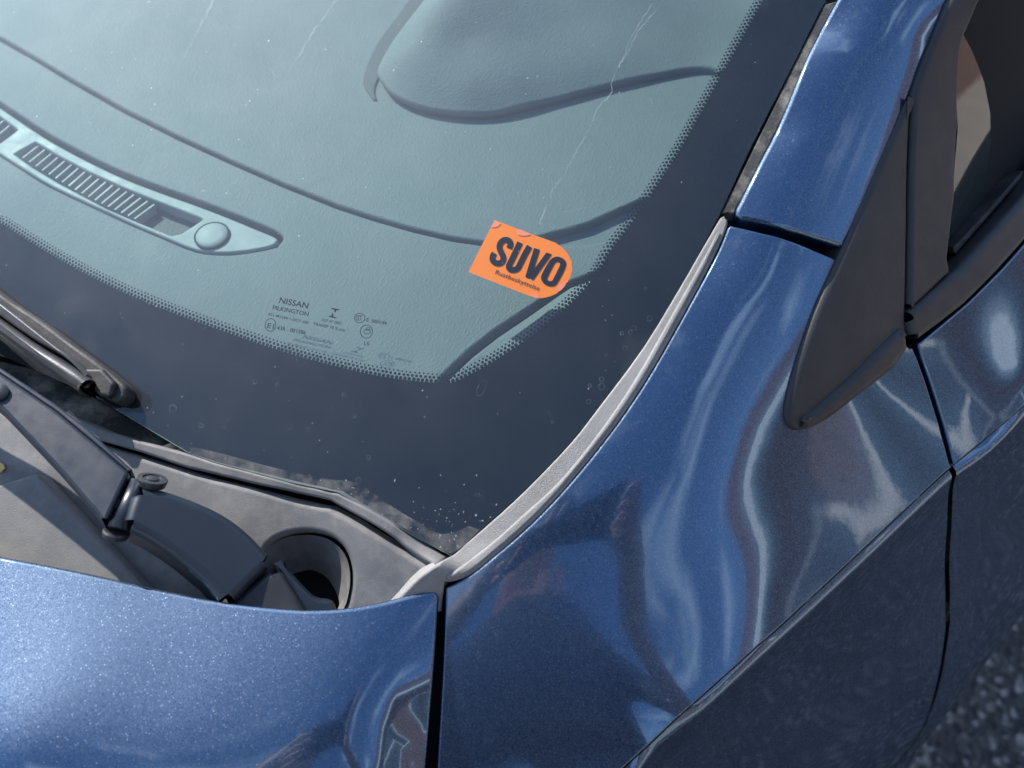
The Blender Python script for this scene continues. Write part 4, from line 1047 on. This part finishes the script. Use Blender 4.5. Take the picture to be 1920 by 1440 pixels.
# ------------------------------------------------------------------ dirt on the glass
M['fleck'] = flat('dried dirt', (0.27, 0.265, 0.25), 0.9)
def film_mat(name, col, alpha):
    m, t, o = mat_new(name)
    d = N(t, 'ShaderNodeBsdfDiffuse'); d.inputs[0].default_value = (*col, 1)
    tr = N(t, 'ShaderNodeBsdfTransparent'); mxs = N(t, 'ShaderNodeMixShader')
    n1 = noise(t, 110.0, 8.0, 0.62)
    L(t, ramp(t, n1.outputs['Fac'], 0.38, 0.68, 0.0, alpha), mxs.inputs[0]); L(t, tr.outputs[0], mxs.inputs[1]); L(t, d.outputs[0], mxs.inputs[2])
    L(t, mxs.outputs[0], o.inputs[0]); return m
M['streak'] = film_mat('dried water streak', (0.62, 0.64, 0.64), 0.22)
M['film'] = film_mat('dust film', (0.50, 0.46, 0.40), 0.26)
TOPG = GLASS.offset(0.0006)
V = []; Fc = []
def fleck(p, r_, el=1.0, ang=0.0):
    k = len(V); n = 5
    for i in range(n):
        a = 2*math.pi*i/n+random.random()*0.5; rr = r_*random.uniform(0.6, 1.2)
        x, y = rr*math.cos(a)*el, rr*math.sin(a)
        V.append((p[0]+x*math.cos(ang)-y*math.sin(ang), p[1]+x*math.sin(ang)+y*math.cos(ang)))
    Fc.append(tuple(range(k, k+n)))
for i in range(420):                                       # loose specks all over the pane
    p = (random.uniform(.25, .71), random.uniform(-.07, .30))
    if inside([p], fullg)[0]: fleck(p, abs(random.gauss(0, 1))*0.00011+0.00006)
be = np.concatenate([GLASS.px(spline([(300, 838), (400, 866), (547, 905), (633, 923), (660, 938), (740, 984), (790, 1013), (840, 1042)], 12)), GLASS.px(spline([(845, 1040), (900, 993), (940, 958)], 12))])
cornr = GLASS.px([(835, 1000)])[0]
for i in range(110):                                       # grit washed into the lower corner
    if random.random() < 0.6:
        p = cornr+np.array([random.gauss(0, .012), random.gauss(0, .010)])
    else:
        p = be[random.randrange(len(be))]+np.array([random.gauss(0, .003)-.001, abs(random.gauss(0, .006))])
    if inside([p], fullg)[0]: fleck(p, abs(random.gauss(0, 1))*0.00014+0.00007, random.uniform(1, 2.5), random.uniform(0, 3))
o = link('dirt_flecks', mesh_np('dirt_flecks', TOPG.lift(np.array(V)), Fc, smooth=False), M['fleck'], wind); o['kind'] = 'stuff'
# dried rings left by drops
V = []; Fc = []
for (x, y, r_) in [(1218, 597, 5), (1189, 615, 4.5), (1182, 623, 4), (1166, 625, 3.5), (1172, 653, 4.5), (1136, 665, 3), (1128, 711, 4.5), (1128, 725, 6), (1106, 723, 3.5), (1104, 753, 4.5), (1032, 779, 3), (1036, 791, 3), (1125, 521, 3), (1210, 541, 3), (1091, 569, 2),
                   (324, 766, 7), (383, 774, 4), (377, 798, 4.5), (419, 799, 4), (542, 800, 6), (577, 806, 4), (478, 716, 4), (520, 721, 4), (519, 722, 3), (664, 779, 4), (691, 858, 4), (672, 900, 5), (645, 740, 4), (903, 925, 4.5), (904, 935, 4), (1297, 607, 4), (1340, 470, 4), (895, 928, 4)]:
    vv, ff = ring_px((x, y), r_, r_*1.05, 0.75, 0, 20); k = len(V); V += vv; Fc += [tuple(i+k for i in f) for f in ff]
sx = [z for z in spline([(908, 712), (912, 722), (905, 738), (897, 742), (893, 735), (898, 722)], 4, closed=True)]
vv, ff = stroke(sx+[sx[0]], 1.3); k = len(V); V += vv; Fc += [tuple(i+k for i in f) for f in ff]
o = link('water_marks', mesh_np('water_marks', TOPG.hit(np.array(V)), Fc, smooth=False), M['streak'], wind); o['kind'] = 'stuff'
# long dried streaks
V = []; Fc = []
for path, wd in (([(1250, -10), (1222, 30), (1196, 60), (1180, 92), (1168, 112), (1155, 132), (1147, 156), (1146, 175), (1120, 205), (1110, 230), (1095, 260), (1080, 285), (1062, 318), (1048, 340), (1034, 362), (1030, 378), (1020, 398), (1012, 420)], 2.2),
                 ([(1228, 0), (1205, 34), (1186, 66), (1172, 100), (1160, 126)], 1.6), ([(630, 0), (606, 35), (582, 68), (560, 105), (540, 135)], 4.0), ([(400, 0), (375, 50), (345, 110)], 5.0),
                 ([(1052, 397), (1080, 394), (1102, 388)], 1.2), ([(1053, 429), (1078, 426)], 1.0), ([(1218, 185), (1226, 203)], 1.2), ([(505, 125), (518, 147)], 2.0)):
    q = spline(path, 8); q = q+rng.normal(0, 0.9, q.shape); vv, ff = stroke(q, wd); k = len(V); V += vv; Fc += [tuple(i+k for i in f) for f in ff]
o = link('dried_streaks', mesh_np('dried_streaks', TOPG.hit(np.array(V)), Fc, smooth=False), M['streak'], wind); o['kind'] = 'stuff'
# dust lying along the foot of the pane
dfp = np.concatenate([spline([(300, 836), (400, 862), (547, 900), (633, 918), (660, 932), (740, 978), (790, 1008), (846, 1036), (900, 992)], 4), spline([(880, 985), (830, 1000), (780, 975), (730, 945), (670, 905), (600, 895), (500, 872), (400, 845), (320, 830)], 4)])
o = panel('dust_film', wind, M['film'], TOPG.px(dfp), GLASS, off=0.0005, step=0.006, edge=0.003, r=0, depth=0)
o['kind'] = 'stuff'
# a dry yellow leaf scrap on the cowl
LF = COWL.offset(0.0015)
lf = panel('dry_leaf', None, plastic('dry leaf', (0.50, 0.38, 0.12), 0.7, var=0.3), LF.px([(-18, 872), (-4, 864), (6, 870), (9, 878), (0, 886), (-14, 884)]), LF, step=0.003, edge=0.001, r=0.0003, depth=0.0008)
tag(lf, 'scrap of dry yellow leaf on the grey cowl beside the wiper arm', 'leaf')

# ------------------------------------------------------------------ the photographer, seen mirrored in the paint
fwd = np.array([-0.588, 0.809, 0.0]); rgt = CR.copy(); UPV = np.array([0, 0, 1.0])
base = np.array([CAM[0], CAM[1], 0])-fwd*0.40
def bp_(f_, r_, z_): return base+fwd*f_+rgt*r_+UPV*z_
J = {}; ED = []; RAD = {}
def jt(n, p, r_, par=None):
    J[n] = (len(J), p); RAD[n] = r_
    if par: ED.append((J[par][0], J[n][0]))
jt('pelvis', bp_(0, 0, .95), (.165, .125))
jt('waist', bp_(.01, 0, 1.08), (.150, .115), 'pelvis'); jt('chest', bp_(.05, 0, 1.30), (.175, .125), 'waist'); jt('upper', bp_(.085, 0, 1.42), (.14, .10), 'chest')
jt('neck', bp_(.11, 0, 1.50), (.06, .06), 'upper'); jt('skull', bp_(.15, 0, 1.60), (.075, .085), 'neck'); jt('crown', bp_(.155, 0, 1.70), (.07, .085), 'skull')
phc = CAM-CF*0.014+CR*0.045-CU*0.018
for s_, n in ((-1, 'l'), (1, 'r')):
    jt('hip'+n, bp_(0, .10*s_, .90), (.10, .10), 'pelvis'); jt('knee'+n, bp_(.03, .11*s_, .50), (.066, .066), 'hip'+n); jt('ankle'+n, bp_(-.02, .12*s_, .09), (.045, .045), 'knee'+n)
    jt('heel'+n, bp_(-.05, .12*s_, .045), (.04, .04), 'ankle'+n); jt('toe'+n, bp_(.15, .14*s_, .035), (.045, .034), 'ankle'+n)
    jt('shoulder'+n, bp_(.085, .20*s_, 1.40), (.075, .075), 'upper')
    hand = phc+CR*s_*0.098-CF*0.020-CU*0.012
    sh = J['shoulder'+n][1]
    elb = (sh+hand)/2+rgt*s_*0.13+UPV*-0.20-fwd*0.02
    jt('elbow'+n, elb, (.048, .048), 'shoulder'+n)
    wr = hand+(elb-hand)*0.22
    jt('wrist'+n, wr, (.030, .026), 'elbow'+n); jt('palm'+n, hand, (.036, .020), 'wrist'+n)
    for k in range(4):
        up_ = (0.030-0.019*k)
        k0 = hand+CU*up_+CR*s_*0.006+CF*0.012; k1 = hand+CU*up_-CR*s_*0.004+CF*0.034; k2 = hand+CU*up_*0.95-CR*s_*(0.024-0.003*abs(k-1))+CF*0.040
        jt('f%s%da' % (n, k), k0, (.0100, .0100), 'palm'+n); jt('f%s%db' % (n, k), k1, (.0090, .0090), 'f%s%da' % (n, k)); jt('f%s%dc' % (n, k), k2, (.0078, .0078), 'f%s%db' % (n, k))
    t0_ = hand-CU*0.022-CR*s_*0.012-CF*0.004; t1_ = hand-CU*0.008-CR*s_*0.034-CF*0.006
    jt('t%sa' % n, t0_, (.012, .012), 'palm'+n); jt('t%sb' % n, t1_, (.0098, .0098), 't%sa' % n)
me = bpy.data.meshes.new('sk'); me.from_pydata([tuple(v[1]-base) for v in J.values()], ED, []); me.update()
sk = bpy.data.objects.new('sk', me); COL.objects.link(sk)
md_ = sk.modifiers.new('skin', 'SKIN'); md_.use_smooth_shade = True
for i, n in enumerate(J):
    me.skin_vertices[0].data[i].radius = RAD[n]; me.skin_vertices[0].data[i].use_root = (n == 'pelvis')
ss = sk.modifiers.new('sub', 'SUBSURF'); ss.levels = 2; ss.render_levels = 2
dg = bpy.context.evaluated_depsgraph_get(); dg.update()
bm_ = bpy.data.meshes.new_from_object(sk.evaluated_get(dg)); bpy.data.objects.remove(sk)
skin = plastic('skin', (0.50, 0.29, 0.22), 0.55, var=0.12); shirt = plastic('dark navy shirt', (0.016, 0.020, 0.032), 0.9, grain=0.4, gscale=300); jean = plastic('dark jeans', (0.03, 0.038, 0.06), 0.9, grain=0.4, gscale=300); shoe = plastic('black shoes', (0.015, 0.015, 0.016), 0.5); hair = plastic('brown hair', (0.045, 0.03, 0.02), 0.6, grain=0.6, gscale=200)
for mm in (skin, shirt, jean, shoe): bm_.materials.append(mm)
el_l, el_r = J['elbowl'][1]-base, J['elbowr'][1]-base
for p in bm_.polygons:
    c = np.array(p.center); p.use_smooth = True; mi = 1
    ff_, rr_ = c@fwd, c@rgt
    if c[2] < .11: mi = 3
    elif c[2] < .97: mi = 2
    elif c[2] > 1.475 and abs(rr_) < .13 and ff_ < .34: mi = 0
    elif ff_ > min(el_l@fwd, el_r@fwd)-0.02 and ff_ > .20: mi = 0
    p.material_index = mi
person = link('person', bm_, None); person.location = base
tag(person, 'person in dark navy shirt and jeans holding up a phone, mirrored in the fender', 'person')
def ball(name, mat, c, r3_, parent, seg=20):
    bmx = bmesh.new(); bmesh.ops.create_uvsphere(bmx, u_segments=seg, v_segments=seg//2, radius=1.0)
    B = np.array([rgt, fwd, UPV]).T
    for v in bmx.verts: v.co = Vector(B@(np.array(v.co)*np.array(r3_))+c-base)
    for f in bmx.faces: f.smooth = True
    mex = bpy.data.meshes.new(name); bmx.to_mesh(mex); bmx.free(); return link(name, mex, mat, parent)
hc = bp_(.16, 0, 1.655)
ball('hair', hair, hc+fwd*-.02+UPV*.03, (.084, .098, .100), person)
for s_ in (-1, 1):
    ball('eye', flat('eye', (.5, .5, .5), .2), hc+fwd*.083+rgt*s_*.032-UPV*.01, (.012, .010, .010), person, 12)
    ball('ear', skin, hc+rgt*s_*.080-UPV*.02, (.012, .022, .034), person, 12)
ball('nose', skin, hc+fwd*.098-UPV*.035, (.014, .020, .024), person, 12)
ball('mouth', flat('lips', (.35, .14, .12), .5), hc+fwd*.086-UPV*.078, (.026, .008, .008), person, 12)
# phone
ph = empty('phone', tuple(phc), 'black phone held up in landscape by the person, mirrored in the fender', 'phone')
bmx = bmesh.new(); bmesh.ops.create_cube(bmx, size=1.0)
for v in bmx.verts: v.co = Vector(np.array([CR, CU, CF]).T@(np.array(v.co)*np.array([.150, .073, .008])))
bmesh.ops.bevel(bmx, geom=list(bmx.edges), offset=.0025, segments=3, affect='EDGES')
mex = bpy.data.meshes.new('phone_body'); bmx.to_mesh(mex); bmx.free(); link('phone_body', mex, M['black_gloss'], ph)
